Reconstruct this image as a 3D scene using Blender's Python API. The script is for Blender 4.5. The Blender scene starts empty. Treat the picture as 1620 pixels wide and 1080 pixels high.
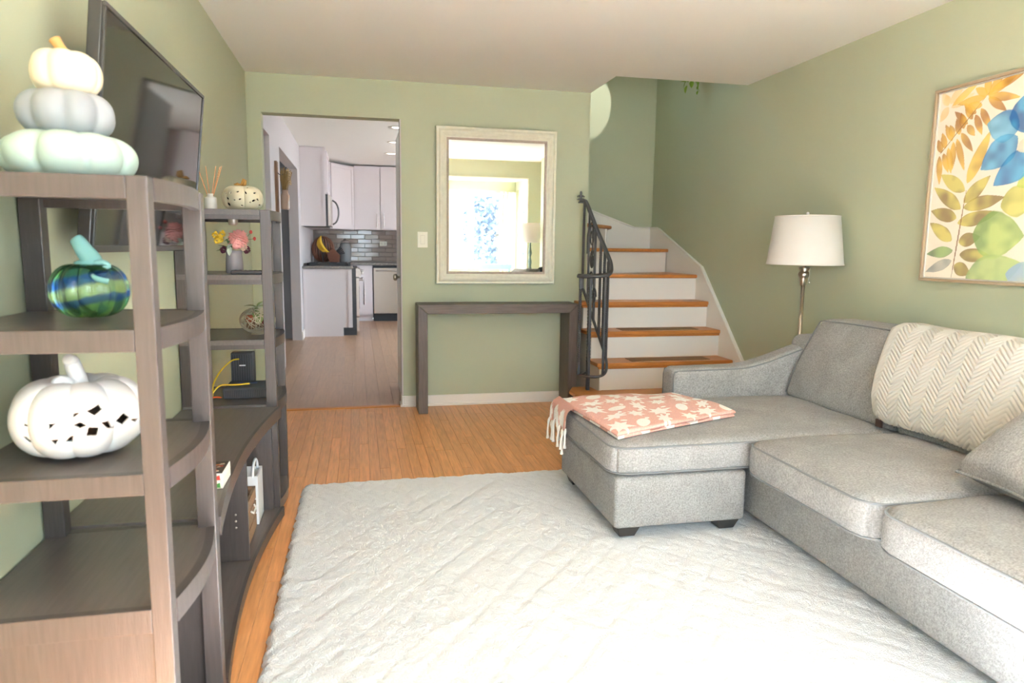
import bpy, math, random
import numpy as np
from mathutils import Vector, Matrix
random.seed(7); rng = np.random.default_rng(5)
SC = bpy.context.scene; COL = SC.collection
PI = math.pi
def srgb(r, g, b):
    f = lambda c: (c/255/12.92) if c/255 <= .04045 else ((c/255+.055)/1.055)**2.4
    return (f(r), f(g), f(b))

# ------------------------------------------------------------------ camera
CAM_H = 1.236
FPX = 1093.9
right = Vector((.9766541, -.21449592, .01175854)); down = Vector((-.01733004, -.13323045, -.99093356)); fwd = Vector((.2141178, .96759555, -.13383729))
cam = bpy.data.cameras.new('camera'); cam.sensor_width = 36; cam.lens = FPX/1620*36; cam.clip_start = .05
cam.dof.use_dof = True; cam.dof.focus_distance = 3.4; cam.dof.aperture_fstop = 4.0
co = bpy.data.objects.new('camera', cam); COL.objects.link(co)
m = Matrix.Identity(4)
for i in range(3):
    m[i][0] = right[i]; m[i][1] = -down[i]; m[i][2] = -fwd[i]
m[2][3] = CAM_H
co.matrix_world = m
SC.camera = co
# ------------------------------------------------------------------ world, sun, window portals, exposure
W = bpy.data.worlds.new('sky'); SC.world = W; W.use_nodes = True
bg = W.node_tree.nodes['Background']; bg.inputs[0].default_value = (.70, .87, 1, 1); bg.inputs[1].default_value = 8.3
SC.view_settings.view_transform = 'Standard'; SC.view_settings.look = 'None'
SC.view_settings.exposure = 1.37; SC.view_settings.gamma = 1; SC.view_settings.use_curve_mapping = False
SC.cycles.max_bounces = 10; SC.cycles.diffuse_bounces = 7; SC.cycles.caustics_reflective = False; SC.cycles.caustics_refractive = False
SC.cycles.sample_clamp_indirect = 6
def light(name, kind, loc, target, energy, color=(1, 1, 1), **kw):
    l = bpy.data.lights.new(name, kind); l.energy = energy; l.color = color
    for k, v in kw.items(): setattr(l, k, v)
    o = bpy.data.objects.new(name, l); COL.objects.link(o); o.location = loc
    o.rotation_euler = (Vector(target)-Vector(loc)).to_track_quat('-Z', 'Y').to_euler()
    return o
def portal(name, loc, target, sx, sy):
    o = light(name, 'AREA', loc, target, 1, shape='RECTANGLE', size=sx, size_y=sy); o.data.cycles.is_portal = True
light('sun', 'SUN', (1.7, -8, 6.4), (0, 0, 0), 82, (.93, .97, 1), angle=.012)
portal('window_portal', (1.0, -.99, 1.35), (1.0, 2, 1.35), 2.75, 1.3)
portal('window_portal', (2.72, -.45, 1.35), (0, -.45, 1.35), 1.3, .6)
portal('window_portal', (-.67, -.45, 1.35), (2, -.45, 1.35), 1.3, .6)
portal('window_portal', (2.95, 8.8, 1.4), (0, 8.8, 1.4), 1.6, 2.0)
portal('window_portal', (1.6, 6.56, 3.7), (1.6, 5, 3.7), .6, .8)  # portal of the window added to light the stairwell

# ------------------------------------------------------------------ materials
MATS = {}
def mat(name, rgb, rough=.5, metal=0., var=0., vscale=8, stretch=(1, 1, 1), bump=0., bscale=60, bstretch=None, spec=.5, coat=0., rand=0., trans=0., ior=1.45, sheen=0., emit=0., detail=4, attr=None, bdist=.01, var2=0., v2scale=7):
    M = bpy.data.materials.new(name); M.use_nodes = True; MATS[name] = M
    nt = M.node_tree; N = nt.nodes; L = nt.links; p = N['Principled BSDF']
    c = srgb(*rgb); p.inputs['Base Color'].default_value = (*c, 1)
    p.inputs['Roughness'].default_value = rough; p.inputs['Metallic'].default_value = metal
    p.inputs['Specular IOR Level'].default_value = spec; p.inputs['IOR'].default_value = ior
    p.inputs['Coat Weight'].default_value = coat; p.inputs['Transmission Weight'].default_value = trans
    p.inputs['Sheen Weight'].default_value = sheen
    if emit: p.inputs['Emission Color'].default_value = (*c, 1); p.inputs['Emission Strength'].default_value = emit
    tc = N.new('ShaderNodeTexCoord'); col = None
    if attr:
        a = N.new('ShaderNodeVertexColor'); a.layer_name = attr; L.new(a.outputs[0], p.inputs['Base Color']); col = a.outputs[0]
    if var or rand:
        mp = N.new('ShaderNodeMapping'); mp.inputs['Scale'].default_value = stretch; L.new(tc.outputs['Object'], mp.inputs[0])
        hs = N.new('ShaderNodeHueSaturation')
        if col: L.new(col, hs.inputs['Color'])
        else: hs.inputs['Color'].default_value = (*c, 1)
        val = None
        if var:
            n = N.new('ShaderNodeTexNoise'); n.inputs['Scale'].default_value = vscale; n.inputs['Detail'].default_value = detail
            L.new(mp.outputs[0], n.inputs[0])
            mr = N.new('ShaderNodeMapRange'); mr.inputs[1].default_value = .3; mr.inputs[2].default_value = .7
            mr.inputs[3].default_value = 1-var; mr.inputs[4].default_value = 1+var; L.new(n.outputs[0], mr.inputs[0]); val = mr.outputs[0]
        if var2:
            n2 = N.new('ShaderNodeTexNoise'); n2.inputs['Scale'].default_value = v2scale; n2.inputs['Detail'].default_value = 5; n2.inputs['Distortion'].default_value = .6
            L.new(mp.outputs[0], n2.inputs[0]); mr3 = N.new('ShaderNodeMapRange'); mr3.inputs[1].default_value = .35; mr3.inputs[2].default_value = .65; mr3.inputs[3].default_value = 1-var2; mr3.inputs[4].default_value = 1+var2
            L.new(n2.outputs[0], mr3.inputs[0]); mu2 = N.new('ShaderNodeMath'); mu2.operation = 'MULTIPLY'; L.new(val, mu2.inputs[0]); L.new(mr3.outputs[0], mu2.inputs[1]); val = mu2.outputs[0]
        if rand:
            oi = N.new('ShaderNodeObjectInfo'); mr2 = N.new('ShaderNodeMapRange'); mr2.inputs[3].default_value = 1-rand; mr2.inputs[4].default_value = 1+rand*.6
            L.new(oi.outputs['Random'], mr2.inputs[0])
            ad = N.new('ShaderNodeVectorMath'); ad.operation = 'ADD'
            cmb = N.new('ShaderNodeCombineXYZ')
            for k in range(3): L.new(oi.outputs['Random'], cmb.inputs[k])
            sc_ = N.new('ShaderNodeVectorMath'); sc_.operation = 'SCALE'; sc_.inputs['Scale'].default_value = 37
            L.new(cmb.outputs[0], sc_.inputs[0]); L.new(tc.outputs['Object'], ad.inputs[0]); L.new(sc_.outputs[0], ad.inputs[1]); L.new(ad.outputs[0], mp.inputs[0])
            if val is not None:
                mu = N.new('ShaderNodeMath'); mu.operation = 'MULTIPLY'; L.new(val, mu.inputs[0]); L.new(mr2.outputs[0], mu.inputs[1]); val = mu.outputs[0]
            else: val = mr2.outputs[0]
        L.new(val, hs.inputs['Value']); L.new(hs.outputs[0], p.inputs['Base Color'])
    if bump:
        mp = N.new('ShaderNodeMapping'); mp.inputs['Scale'].default_value = bstretch or (1, 1, 1); L.new(tc.outputs['Object'], mp.inputs[0])
        n = N.new('ShaderNodeTexNoise'); n.inputs['Scale'].default_value = bscale; n.inputs['Detail'].default_value = 5; L.new(mp.outputs[0], n.inputs[0])
        b = N.new('ShaderNodeBump'); b.inputs['Strength'].default_value = bump; b.inputs['Distance'].default_value = bdist
        L.new(n.outputs[0], b.inputs['Height']); L.new(b.outputs[0], p.inputs['Normal'])
    return M
WALL = mat('wall_paint', (177, 182, 156), .62, bump=.06, bscale=220, var=.012, vscale=2)
CEIL = mat('ceiling_paint', (243, 243, 240), .8, bump=.05, bscale=150)
WHITE = mat('white_trim', (234, 230, 224), .35)
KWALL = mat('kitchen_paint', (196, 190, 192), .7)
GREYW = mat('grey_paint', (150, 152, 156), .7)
KWHITE = mat('cabinet_white', (220, 213, 217), .4)
OAK = mat('oak_floor', (214, 152, 98), .34, var=.16, vscale=9, stretch=(9, .7, 1), rand=.12, bump=.04, bscale=40, bstretch=(8, .6, 1))
OAKK = mat('oak_kitchen_floor', (172, 138, 112), .30, var=.10, vscale=6, stretch=(8, .6, 1), rand=.09)
OAKBASE = mat('oak_groove', (150, 100, 62), .6)
TREAD = mat('oak_tread', (186, 120, 60), .38, var=.16, vscale=10, stretch=(.6, 8, 4))
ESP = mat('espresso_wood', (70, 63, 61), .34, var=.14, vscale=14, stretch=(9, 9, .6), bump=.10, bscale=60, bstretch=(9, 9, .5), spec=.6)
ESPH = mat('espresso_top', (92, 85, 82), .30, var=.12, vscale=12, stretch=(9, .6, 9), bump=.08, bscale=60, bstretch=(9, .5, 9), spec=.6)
CONS = mat('weathered_wood', (98, 87, 81), .5, var=.18, vscale=10, stretch=(.7, 8, 8), bump=.12, bscale=50, bstretch=(.6, 8, 8))
SOFA = mat('grey_chenille', (144, 143, 142), .95, var=.26, vscale=160, bump=.6, bscale=330, sheen=.04, var2=.09, detail=2, bdist=.004)
PIPE = mat('grey_piping', (112, 114, 116), .9, sheen=.2)
FOOT = mat('black_foot', (52, 50, 49), .5)
RUG = mat('white_shag', (233, 234, 236), .95, var=.02, vscale=30, bump=.75, bscale=190, sheen=.05, bdist=.010)
THROW = mat('cream_knit', (196, 192, 184), .95, bump=.5, bscale=420, sheen=.05, bdist=.004)
PINK = mat('pink_weave', (214, 160, 146), .95, attr='Col', var=.10, vscale=220, bump=.5, bscale=300, sheen=.05, bdist=.004)
FRINGE = mat('white_fringe', (236, 232, 226), .95)
IRON = mat('wrought_iron', (84, 84, 87), .42, metal=.5, bump=.1, bscale=60)
NICK = mat('brushed_nickel', (190, 180, 166), .28, metal=1)
SHADE = mat('linen_shade', (214, 209, 204), .9, bump=.15, bscale=400)
TVB = mat('tv_bezel', (58, 56, 55), .25, spec=.6)
TVS = mat('tv_screen', (24, 24, 23), .06, spec=.8)
FRAME = mat('mirror_cream', (230, 227, 210), .42, var=.05, vscale=30, bump=.08, bscale=60)
LINER = mat('mirror_liner', (176, 162, 150), .5, var=.1, vscale=60)
MIR = mat('mirror_glass', (246, 248, 246), .0, metal=1)
BLACK = mat('black_plastic', (58, 59, 62), .4)
BLACK2 = mat('black_mesh_plastic', (84, 86, 92), .5, bump=.6, bscale=600)
STEEL = mat('stainless', (196, 186, 180), .33, metal=.85)
GRAN = mat('granite', (128, 122, 118), .25, var=.5, vscale=90)
TILE = mat('backsplash_tile', (150, 134, 126), .12, rand=.10, spec=.8)
GROUT = mat('grout', (140, 128, 122), .8)
def glassmat(name, tint=(1, 1, 1)):
    M = bpy.data.materials.new(name); M.use_nodes = True; N = M.node_tree.nodes; L = M.node_tree.links; N.clear()
    o = N.new('ShaderNodeOutputMaterial'); mx = N.new('ShaderNodeMixShader'); t = N.new('ShaderNodeBsdfTransparent'); g = N.new('ShaderNodeBsdfGlossy')
    t.inputs[0].default_value = (*tint, 1); g.inputs['Roughness'].default_value = .02; mx.inputs[0].default_value = .06
    L.new(t.outputs[0], mx.inputs[1]); L.new(g.outputs[0], mx.inputs[2]); L.new(mx.outputs[0], o.inputs[0]); return M
PANE = glassmat('window_glass')

# ------------------------------------------------------------------ mesh helpers
class B:
    def __init__(s): s.v = []; s.f = []
    def add(s, v, f):
        o = len(s.v); s.v += [tuple(p) for p in v]; s.f += [tuple(i+o for i in q) for q in f]; return s
    def box(s, x0, x1, y0, y1, z0, z1):
        return s.add([(x0, y0, z0), (x1, y0, z0), (x1, y1, z0), (x0, y1, z0), (x0, y0, z1), (x1, y0, z1), (x1, y1, z1), (x0, y1, z1)],
                     [(3, 2, 1, 0), (4, 5, 6, 7), (0, 1, 5, 4), (1, 2, 6, 5), (2, 3, 7, 6), (3, 0, 4, 7)])
    def prism(s, poly, ax, a, b):
        n = len(poly)
        mk = {'z': lambda p, t: (p[0], p[1], t), 'y': lambda p, t: (p[0], t, p[1]), 'x': lambda p, t: (t, p[0], p[1])}[ax]
        v = [mk(p, a) for p in poly]+[mk(p, b) for p in poly]
        return s.add(v, [tuple(range(n))[::-1], tuple(range(n, 2*n))]+[(i, (i+1) % n, n+(i+1) % n, n+i) for i in range(n)])
    def lathe(s, prof, c=(0, 0, 0), seg=24, cap=True, sx=1, sy=1):
        v = []; f = []; k = len(prof)
        for r, z in prof:
            for j in range(seg):
                a = 2*PI*j/seg; v.append((c[0]+r*math.cos(a)*sx, c[1]+r*math.sin(a)*sy, c[2]+z))
        for i in range(k-1):
            for j in range(seg):
                f.append((i*seg+j, i*seg+(j+1) % seg, (i+1)*seg+(j+1) % seg, (i+1)*seg+j))
        if cap: f += [tuple(range(seg))[::-1], tuple(range((k-1)*seg, k*seg))]
        return s.add(v, f)
    def tube(s, path, r, seg=8, closed=False, flat=1.0):
        P = [Vector(p) for p in path]; n = len(P); v = []; f = []
        rs = r if isinstance(r, (list, tuple)) else [r]*n
        up = None
        for i in range(n):
            t = (P[(i+1) % n]-P[i-1]) if (closed or 0 < i < n-1) else (P[1]-P[0] if i == 0 else P[-1]-P[-2])
            t.normalize()
            if up is None:
                up = Vector((0, 0, 1)) if abs(t.z) < .9 else Vector((1, 0, 0))
            a = (up-t*up.dot(t)).normalized(); b = t.cross(a); up = a
            for j in range(seg):
                g = 2*PI*j/seg; v.append(P[i]+a*math.cos(g)*rs[i]*flat+b*math.sin(g)*rs[i])
        for i in range(n if closed else n-1):
            for j in range(seg):
                k = (i+1) % n; f.append((i*seg+j, i*seg+(j+1) % seg, k*seg+(j+1) % seg, k*seg+j))
        if not closed: f += [tuple(range(seg))[::-1], tuple(range((n-1)*seg, n*seg))]
        return s.add(v, f)
    def twist(s, x, y, z0, z1, h, turns, t0=.25, t1=.75, n=40):
        v = []; f = []
        for i in range(n+1):
            q = i/n; z = z0+(z1-z0)*q; a = turns*2*PI*min(1, max(0, (q-t0)/(t1-t0)))+PI/4
            for j in range(4): v.append((x+h*1.414*math.cos(a+j*PI/2), y+h*1.414*math.sin(a+j*PI/2), z))
        for i in range(n):
            for j in range(4): f.append((i*4+j, i*4+(j+1) % 4, i*4+4+(j+1) % 4, i*4+4+j))
        f += [(3, 2, 1, 0), (n*4, n*4+1, n*4+2, n*4+3)]
        return s.add(v, f)
    def rbox(s, c, h, r, fn=None, k=4, n=8):
        def axis(hh):
            rr = min(r, hh*.999); a = [-hh+rr*(1-math.cos(PI/2*i/k)) for i in range(k+1)]
            mid = [-(hh-rr)+2*(hh-rr)*i/n for i in range(1, n)]
            return a+mid+[-q for q in a[::-1]]
        A = [axis(q) for q in h]; idx = {}; vs = []; fs = []
        def vert(p):
            key = (round(p[0], 6), round(p[1], 6), round(p[2], 6))
            if key in idx: return idx[key]
            q = [0, 0, 0]; d = []
            for t in range(3):
                rr = min(r, h[t]*.999); q[t] = max(-(h[t]-rr), min(h[t]-rr, p[t])); d.append((p[t]-q[t])/rr)
            L = math.sqrt(sum(e*e for e in d)); o = []
            mx_ = max(abs(e) for e in d)
            for t in range(3):
                rr = min(r, h[t]*.999); o.append(q[t]+(d[t]/L*rr if L > 1e-9 else 0))
            u = tuple(o[t]/h[t] for t in range(3))
            if fn: o = fn(o, u)
            idx[key] = len(vs); vs.append((c[0]+o[0], c[1]+o[1], c[2]+o[2])); return idx[key]
        for t in range(3):
            a, b = (t+1) % 3, (t+2) % 3
            for sg in (-1, 1):
                for i in range(len(A[a])-1):
                    for j in range(len(A[b])-1):
                        quad = []
                        for (ii, jj) in ((i, j), (i+1, j), (i+1, j+1), (i, j+1)):
                            p = [0, 0, 0]; p[t] = sg*h[t]; p[a] = A[a][ii]; p[b] = A[b][jj]; quad.append(vert(p))
                        fs.append(tuple(quad if sg > 0 else quad[::-1]))
        return s.add(vs, fs)
    def grid(s, nu, nv, fn, closeu=False):
        v = [fn(i/nu, j/nv) for j in range(nv+1) for i in range(nu+(0 if closeu else 1))]; w = nu+(0 if closeu else 1)
        f = [(j*w+i, j*w+(i+1) % w, (j+1)*w+(i+1) % w, (j+1)*w+i) for j in range(nv) for i in range(nu)]
        return s.add(v, f)
    def obj(s, name, material, parent=None, smooth=False, bevel=0, seg=2, label=None, local=False):
        me = bpy.data.meshes.new(name); me.from_pydata(s.v, [], s.f); me.validate(); me.update()
        me.materials.append(material)
        if smooth: me.polygons.foreach_set('use_smooth', [True]*len(me.polygons))
        o = bpy.data.objects.new(name, me); COL.objects.link(o)
        if parent is not None:
            o.parent = parent
            if not local: o.location = -root_loc(parent)
        if bevel:
            b = o.modifiers.new('bevel', 'BEVEL'); b.width = bevel; b.segments = seg; b.limit_method = 'ANGLE'; b.angle_limit = .6
        if label: o['label'] = label
        return o
def root_loc(o):
    p = Vector((0, 0, 0))
    while o is not None: p = p+o.location; o = o.parent
    return p
def thing(name, label, cat, loc=(0, 0, 0), group=None):
    o = bpy.data.objects.new(name, None); COL.objects.link(o); o.location = loc; o.empty_display_size = .05
    o['label'] = label; o['category'] = cat
    if group: o['group'] = group
    return o
def tag(o, label, cat, group=None):
    o['label'] = label; o['category'] = cat
    if group: o['group'] = group
    return o
def struct(name, b, material, label, bevel=0, parent=None, cat=None):
    o = b.obj(name, material, parent, bevel=bevel)
    if parent is None:
        o['kind'] = 'structure'; o['label'] = label; o['category'] = cat or name.split('_')[0]
    return o
def box(*a): return B().box(*a)
def pumpkin_fn(c, R, H, ribs, depth, dim=.16, pw=.75, ph=0, sy=1.0):
    def fn(u, v):
        th = 2*PI*u; ph_ = (v-.5)*PI*.998
        cp = math.cos(ph_); rib = 1-depth*(1-abs(math.sin(ribs*(th+ph)/2))**.55)*cp**.25
        rr = R*cp**pw*rib; z = H/2*math.sin(ph_)*(1-.25*depth*(1-abs(math.sin(ribs*(th+ph)/2))**.55))
        z -= dim*H*math.exp(-(rr/(.33*R))**2)*(1 if v > .5 else -.6)
        return (c[0]+rr*math.cos(th), c[1]+rr*math.sin(th)*sy, c[2]+H/2+z)
    return fn
def pumpkin(c, R, H, ribs=8, depth=.12, nu=96, nv=40, **k):
    return B().grid(nu, nv, pumpkin_fn(c, R, H, ribs, depth, **k), closeu=True)
def inpoly(X, Y, poly):
    ins = np.zeros(X.shape, bool); n = len(poly)
    for i in range(n):
        x1, y1 = poly[i]; x2, y2 = poly[(i+1) % n]
        if y1 == y2: continue
        c = ((Y < y1) != (Y < y2)) & (X < (x2-x1)*(Y-y1)/(y2-y1)+x1); ins ^= c
    return ins
# room dimensions
XL, XR, YB, YF, ZC = -.76, 2.81, 5.34, 0.0, 2.44
T = .12
# ================================================================== STRUCTURE
floor = struct('floor', box(XL, XR, -1.1, YB+T, -.06, -.018), OAKBASE, 'oak strip floor of the living room', cat='floor')
def planks(parent, x0, x1, y0, y1, w, L, material, zt=0., gap=.0007):
    mesh = {}
    x = x0; i = 0
    while x < x1-.005:
        ww = min(w, x1-x); y = y0-(rng.random()*L*.9)
        while y < y1-.02:
            LL = L*(.75+.5*rng.random()); LL = round(LL/.1)*.1
            a = max(y, y0); e = min(y+LL, y1); 
            if e-a > .02:
                key = (round(e-a, 2), round(ww, 4))
                if key not in mesh:
                    hw, hl = ww/2-gap/2, (e-a)/2-gap/2; c = .0012
                    bb = B().add([(-hw, -hl, -.018), (hw, -hl, -.018), (hw, hl, -.018), (-hw, hl, -.018), (-hw+c, -hl+c, 0), (hw-c, -hl+c, 0), (hw-c, hl-c, 0), (-hw+c, hl-c, 0), (-hw, -hl, -c), (hw, -hl, -c), (hw, hl, -c), (-hw, hl, -c)],
                                 [(4, 5, 6, 7), (8, 9, 5, 4), (9, 10, 6, 5), (10, 11, 7, 6), (11, 8, 4, 7), (0, 1, 9, 8), (1, 2, 10, 9), (2, 3, 11, 10), (3, 0, 8, 11)])
                    me = bpy.data.meshes.new('plank'); me.from_pydata(bb.v, [], bb.f); me.materials.append(material); mesh[key] = me
                o = bpy.data.objects.new('plank', mesh[key]); COL.objects.link(o); o.parent = parent
                o.location = (x+ww/2, (a+e)/2, zt)
            y += LL
        x += w; i += 1
planks(floor, XL, XR, .3, YB+.05, .057, 1.35, OAK)
struct('floor_bay', box(XL, XR, -1.1, .3, -.018, 0), OAK, 'oak floor in the bay behind the camera', cat='floor')
# left / right walls
struct('wall_left', box(XL-T, XL, YF, YB+T, 0, ZC+.1), WALL, 'sage green wall behind the television', cat='wall')
struct('wall_right', box(XR, XR+T, YF, 6.42+T, 0, 4.6), WALL, 'sage green wall with the leaf painting', cat='wall')
# back wall with doorway
wb = B().box(XL, -.664, YB, YB+T, 0, ZC).box(-.664, .32, YB, YB+T, 2.17, ZC).box(.32, 1.787, YB, YB+T, 0, ZC+.3)
struct('wall_back', wb, WALL, 'sage green wall with mirror and kitchen doorway', cat='wall')
# ceiling with stair opening
cb = B().box(XL, 1.787, YF, YB, ZC, ZC+.3).box(1.787, XR, YF, 4.79, ZC, ZC+.3)
struct('ceiling', cb, CEIL, 'flat white living room ceiling', cat='ceiling')
# stairwell
struct('wall_stair_far', B().box(.9, XR+T, 6.42, 6.42+T, 0, 3.3).box(.9, XR+T, 6.42, 6.42+T, 4.1, 4.6).box(.9, 1.3, 6.42, 6.42+T, 3.3, 4.1).box(1.9, XR+T, 6.42, 6.42+T, 3.3, 4.1), WALL, 'shaded green wall at the turn of the stairs', cat='wall')
struct('wall_stair_left', B().box(.9, 1.0, YB+T, 6.42, 0, 4.6).box(1.0, 1.787, YB, YB+T, ZC+.3, 4.6), WALL, 'green wall hidden behind the stair turn', cat='wall')
struct('wall_stair_upper', B().box(1.70, 1.787, 4.70, YB, ZC+.3, 4.6).box(1.70, XR, 4.70, 4.79, ZC+.3, 4.6), WALL, 'green wall of the upper floor above the stairs', cat='wall')
struct('ceiling_upper', box(.9, XR+T, 4.7, 6.42+T, 4.6, 4.7), CEIL, 'white ceiling above the upper stairs', cat='ceiling')
# front wall and bay (seen in the mirror)
BX0, BX1, BYW, BZC = -.53, 2.58, -.9, 2.19
fw = B().box(XL-T, BX0, -T, 0, 0, ZC+.1).box(BX1, XR+T, -T, 0, 0, ZC+.1).box(BX0, BX1, -T, 0, BZC, ZC+.1)
fw.box(BX0-.1, BX1+.1, BYW-T, BYW, 0, .68).box(BX0-.1, BX1+.1, BYW-T, BYW, 2.05, BZC)
fw.box(BX0-.1, -.40, BYW-T, BYW, .68, 2.05).box(2.40, BX1+.1, BYW-T, BYW, .68, 2.05)
for xa, xb in ((BX0-.1, BX0), (BX1, BX1+.1)):
    fw.box(xa, xb, BYW, -T, 0, .68).box(xa, xb, BYW, -T, 2.05, BZC).box(xa, xb, BYW, -.77, .68, 2.05).box(xa, xb, -.20, -T, .68, 2.05)
struct('wall_front', fw, WALL, 'green wall around the bay window, seen in the mirror', cat='wall')
struct('ceiling_bay', box(BX0-.1, BX1+.1, BYW-T, -T, BZC, BZC+.1), WHITE, 'white ceiling of the window bay', cat='ceiling')
trim = B().box(BX0, BX1, -T-.001, .012, BZC-.02, BZC).box(BX1-.02, BX1, -T, .012, 0, BZC).box(BX0, BX0+.02, -T, .012, 0, BZC)
struct('trim_1', trim, WHITE, 'white trim lining the bay opening', cat='trim')
CREAMF = mat('window_frame_cream', (236, 226, 196), .45)
def window(name, label, rects, casing, axis, at, t=.06):
    """rects: list of (a0,a1) panes between z0,z1"""
    a0, a1, z0, z1 = casing
    b = B(); mk = (lambda p, q, r, s: b.box(p, q, at-t/2, at+t/2, r, s)) if axis == 'x' else (lambda p, q, r, s: b.box(at-t/2, at+t/2, p, q, r, s))
    mk(a0, a1, z0, z0+.07); mk(a0, a1, z1-.1, z1); prev = a0
    for p, q in rects: mk(prev, p, z0+.07, z1-.1); prev = q
    mk(prev, a1, z0+.07, z1-.1)
    o = struct(name, b, CREAMF, label, cat='window')
    for p, q in rects:
        g = B()
        if axis == 'x': g.box(p, q, at-.004, at+.004, z0+.07, z1-.1)
        else: g.box(at-.004, at+.004, p, q, z0+.07, z1-.1)
        g.obj('pane', PANE, o)
    return o
window('window_1', 'cream framed bay window reflected in the mirror', [(-.32, .14), (.23, .69), (.78, 1.24), (1.33, 1.79), (1.88, 2.33)], (-.40, 2.40, .68, 2.05), 'x', BYW-.06)
window('window_2', 'narrow right side window of the bay', [(-.72, -.25)], (-.77, -.20, .68, 2.05), 'y', BX1+.05)
window('window_3', 'narrow left side window of the bay', [(-.72, -.25)], (-.77, -.20, .68, 2.05), 'y', BX0-.05)
window('stair_fill_window', 'upstairs window added out of sight to light the stairwell', [(1.36, 1.84)], (1.3, 1.9, 3.3, 4.1), 'x', 6.48)  # unseen opening added to brighten the dark stairwell
# baseboards
bb = B().box(.32, 1.70, YB-.014, YB, 0, .085).box(.32, 1.70, YB-.026, YB, 0, .02)
struct('baseboard_back', bb, WHITE, 'white baseboard under the wall mirror', bevel=.004, cat='baseboard')
struct('baseboard_jamb', B().box(.306, .32, YB-.014, YB+T, 0, .085).box(.296, .32, YB-.02, YB+T, 0, .02), WHITE, 'white baseboard wrapping the doorway jamb', bevel=.004, cat='baseboard')
struct('baseboard_left', box(XL, XL+.014, .05, YB, 0, .085), WHITE, 'white baseboard behind the shelving', cat='baseboard')
struct('baseboard_right', box(XR-.014, XR, .05, 4.4, 0, .085), WHITE, 'white baseboard behind the sofa', cat='baseboard')
struct('trim_2', B().prism([(YB-.01, 0), (YB+.05, 0), (YB+.045, .008), (YB, .008)], 'x', -.664, .30), TREAD, 'oak threshold strip across the kitchen doorway', cat='trim')
# ------------------------------------------------------------------ kitchen shell
KZ = 2.54; KX1 = 2.9; KY1 = 12.28
fk = struct('floor_kitchen', box(-3.2, KX1, YB+T, KY1, -.06, -.018), OAKBASE, 'oak plank floor of the kitchen', cat='floor')
planks(fk, -.80, 1.30, YB+.05, 12.0, .105, 1.9, OAKK)
struct('floor_side', B().box(1.3, KX1, 6.54, KY1, -.018, 0).box(-3.2, -.8, YB+T, KY1, -.018, 0), OAKK, 'oak floor at the sides of the kitchen', cat='floor')
kl = B().box(-.87, -.75, YB+T, 5.6, 0, KZ).box(-.87, -.75, 6.55, 7.33, 0, KZ).box(-.87, -.75, 9.42, KY1, 0, KZ).box(-.87, -.75, 5.6, 6.55, 2.19, KZ).box(-.87, -.75, 7.33, 9.42, 2.2, KZ)
struct('wall_kitchen_left', kl, KWALL, 'pale grey kitchen wall with two openings', cat='wall')
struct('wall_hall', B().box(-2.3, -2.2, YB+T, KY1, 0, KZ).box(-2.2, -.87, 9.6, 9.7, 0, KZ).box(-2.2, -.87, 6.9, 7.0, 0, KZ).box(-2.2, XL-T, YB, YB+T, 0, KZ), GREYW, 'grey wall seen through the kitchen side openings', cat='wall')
wk = struct('wall_kitchen_back', box(-.87, KX1+T, KY1, KY1+T, 0, KZ), GROUT, 'kitchen back wall with glossy taupe tiles', cat='wall')
kr = B().box(KX1, KX1+T, 6.54, 7.8, 0, KZ).box(KX1, KX1+T, 9.8, KY1, 0, KZ).box(KX1, KX1+T, 7.8, 9.8, 2.2, KZ).box(KX1, KX1+T, 7.8, 9.8, 0, .6).box(.88, .90, YB+T, 6.54, 0, KZ)
struct('wall_kitchen_right', kr, KWALL, 'kitchen wall with a large window out of sight', cat='wall')
window('window_4', 'large kitchen window out of sight beside the doorway', [(7.88, 8.76), (8.84, 9.72)], (7.8, 9.8, .6, 2.2), 'y', KX1+.06)
struct('ceiling_kitchen', B().box(-2.3, .90, YB+T, 6.54, KZ, KZ+.06).box(-2.3, KX1+T, 6.54, KY1+T, KZ, KZ+.06), CEIL, 'white kitchen ceiling with recessed lights', cat='ceiling')
struct('baseboard_kitchen', box(-.75, -.736, 9.42, 9.75, 0, .11), WHITE, 'white baseboard beside the kitchen cabinet', cat='baseboard')
d = struct('door_1', box(.325, .362, YB+T, 6.20, .01, 2.14), WHITE, 'white kitchen door standing open behind the jamb', cat='door')
B().lathe([(.02, 0), (.02, .005), (.009, .008), (.009, .03), (.024, .038), (.028, .052), (.02, .064), (.004, .067)], (0, 0, 0), 16).obj('door_knob', NICK, d, smooth=True, local=True)
k_ = d.children[0]; k_.location = (.325, YB+T+.05, 1.0); k_.rotation_euler = (0, -PI/2, 0)
struct('trim_3', B().box(.31, .322, YB+.002, YB+T, 0, 2.17), KWALL, 'pale jamb on the right of the doorway', cat='trim')
# backsplash tiles
tw, th_ = .235, .075
def tilemesh(w, h):
    b = B(); c = .004
    b.add([(-w/2, 0, -h/2), (w/2, 0, -h/2), (w/2, 0, h/2), (-w/2, 0, h/2), (-w/2+c, -.008, -h/2+c), (w/2-c, -.008, -h/2+c), (w/2-c, -.008, h/2-c), (-w/2+c, -.008, h/2-c)],
          [(4, 5, 6, 7), (0, 1, 5, 4), (1, 2, 6, 5), (2, 3, 7, 6), (3, 0, 4, 7)])
    me = bpy.data.meshes.new('tile'); me.from_pydata(b.v, [], b.f); me.materials.append(TILE); return me
TM = tilemesh(tw-.004, th_-.004)
for r in range(7):
    for i in range(8):
        x = -.72+tw/2+i*tw-(tw/2 if r % 2 else 0)
        if x-tw/2 < -.75: continue
        o = bpy.data.objects.new('tile', TM); COL.objects.link(o); o.parent = wk; o.location = (x, KY1-.0005, .985+th_*(r+.5))
        o.rotation_euler = (math.radians(rng.normal()*.5), 0, math.radians(rng.normal()*.6))

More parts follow.
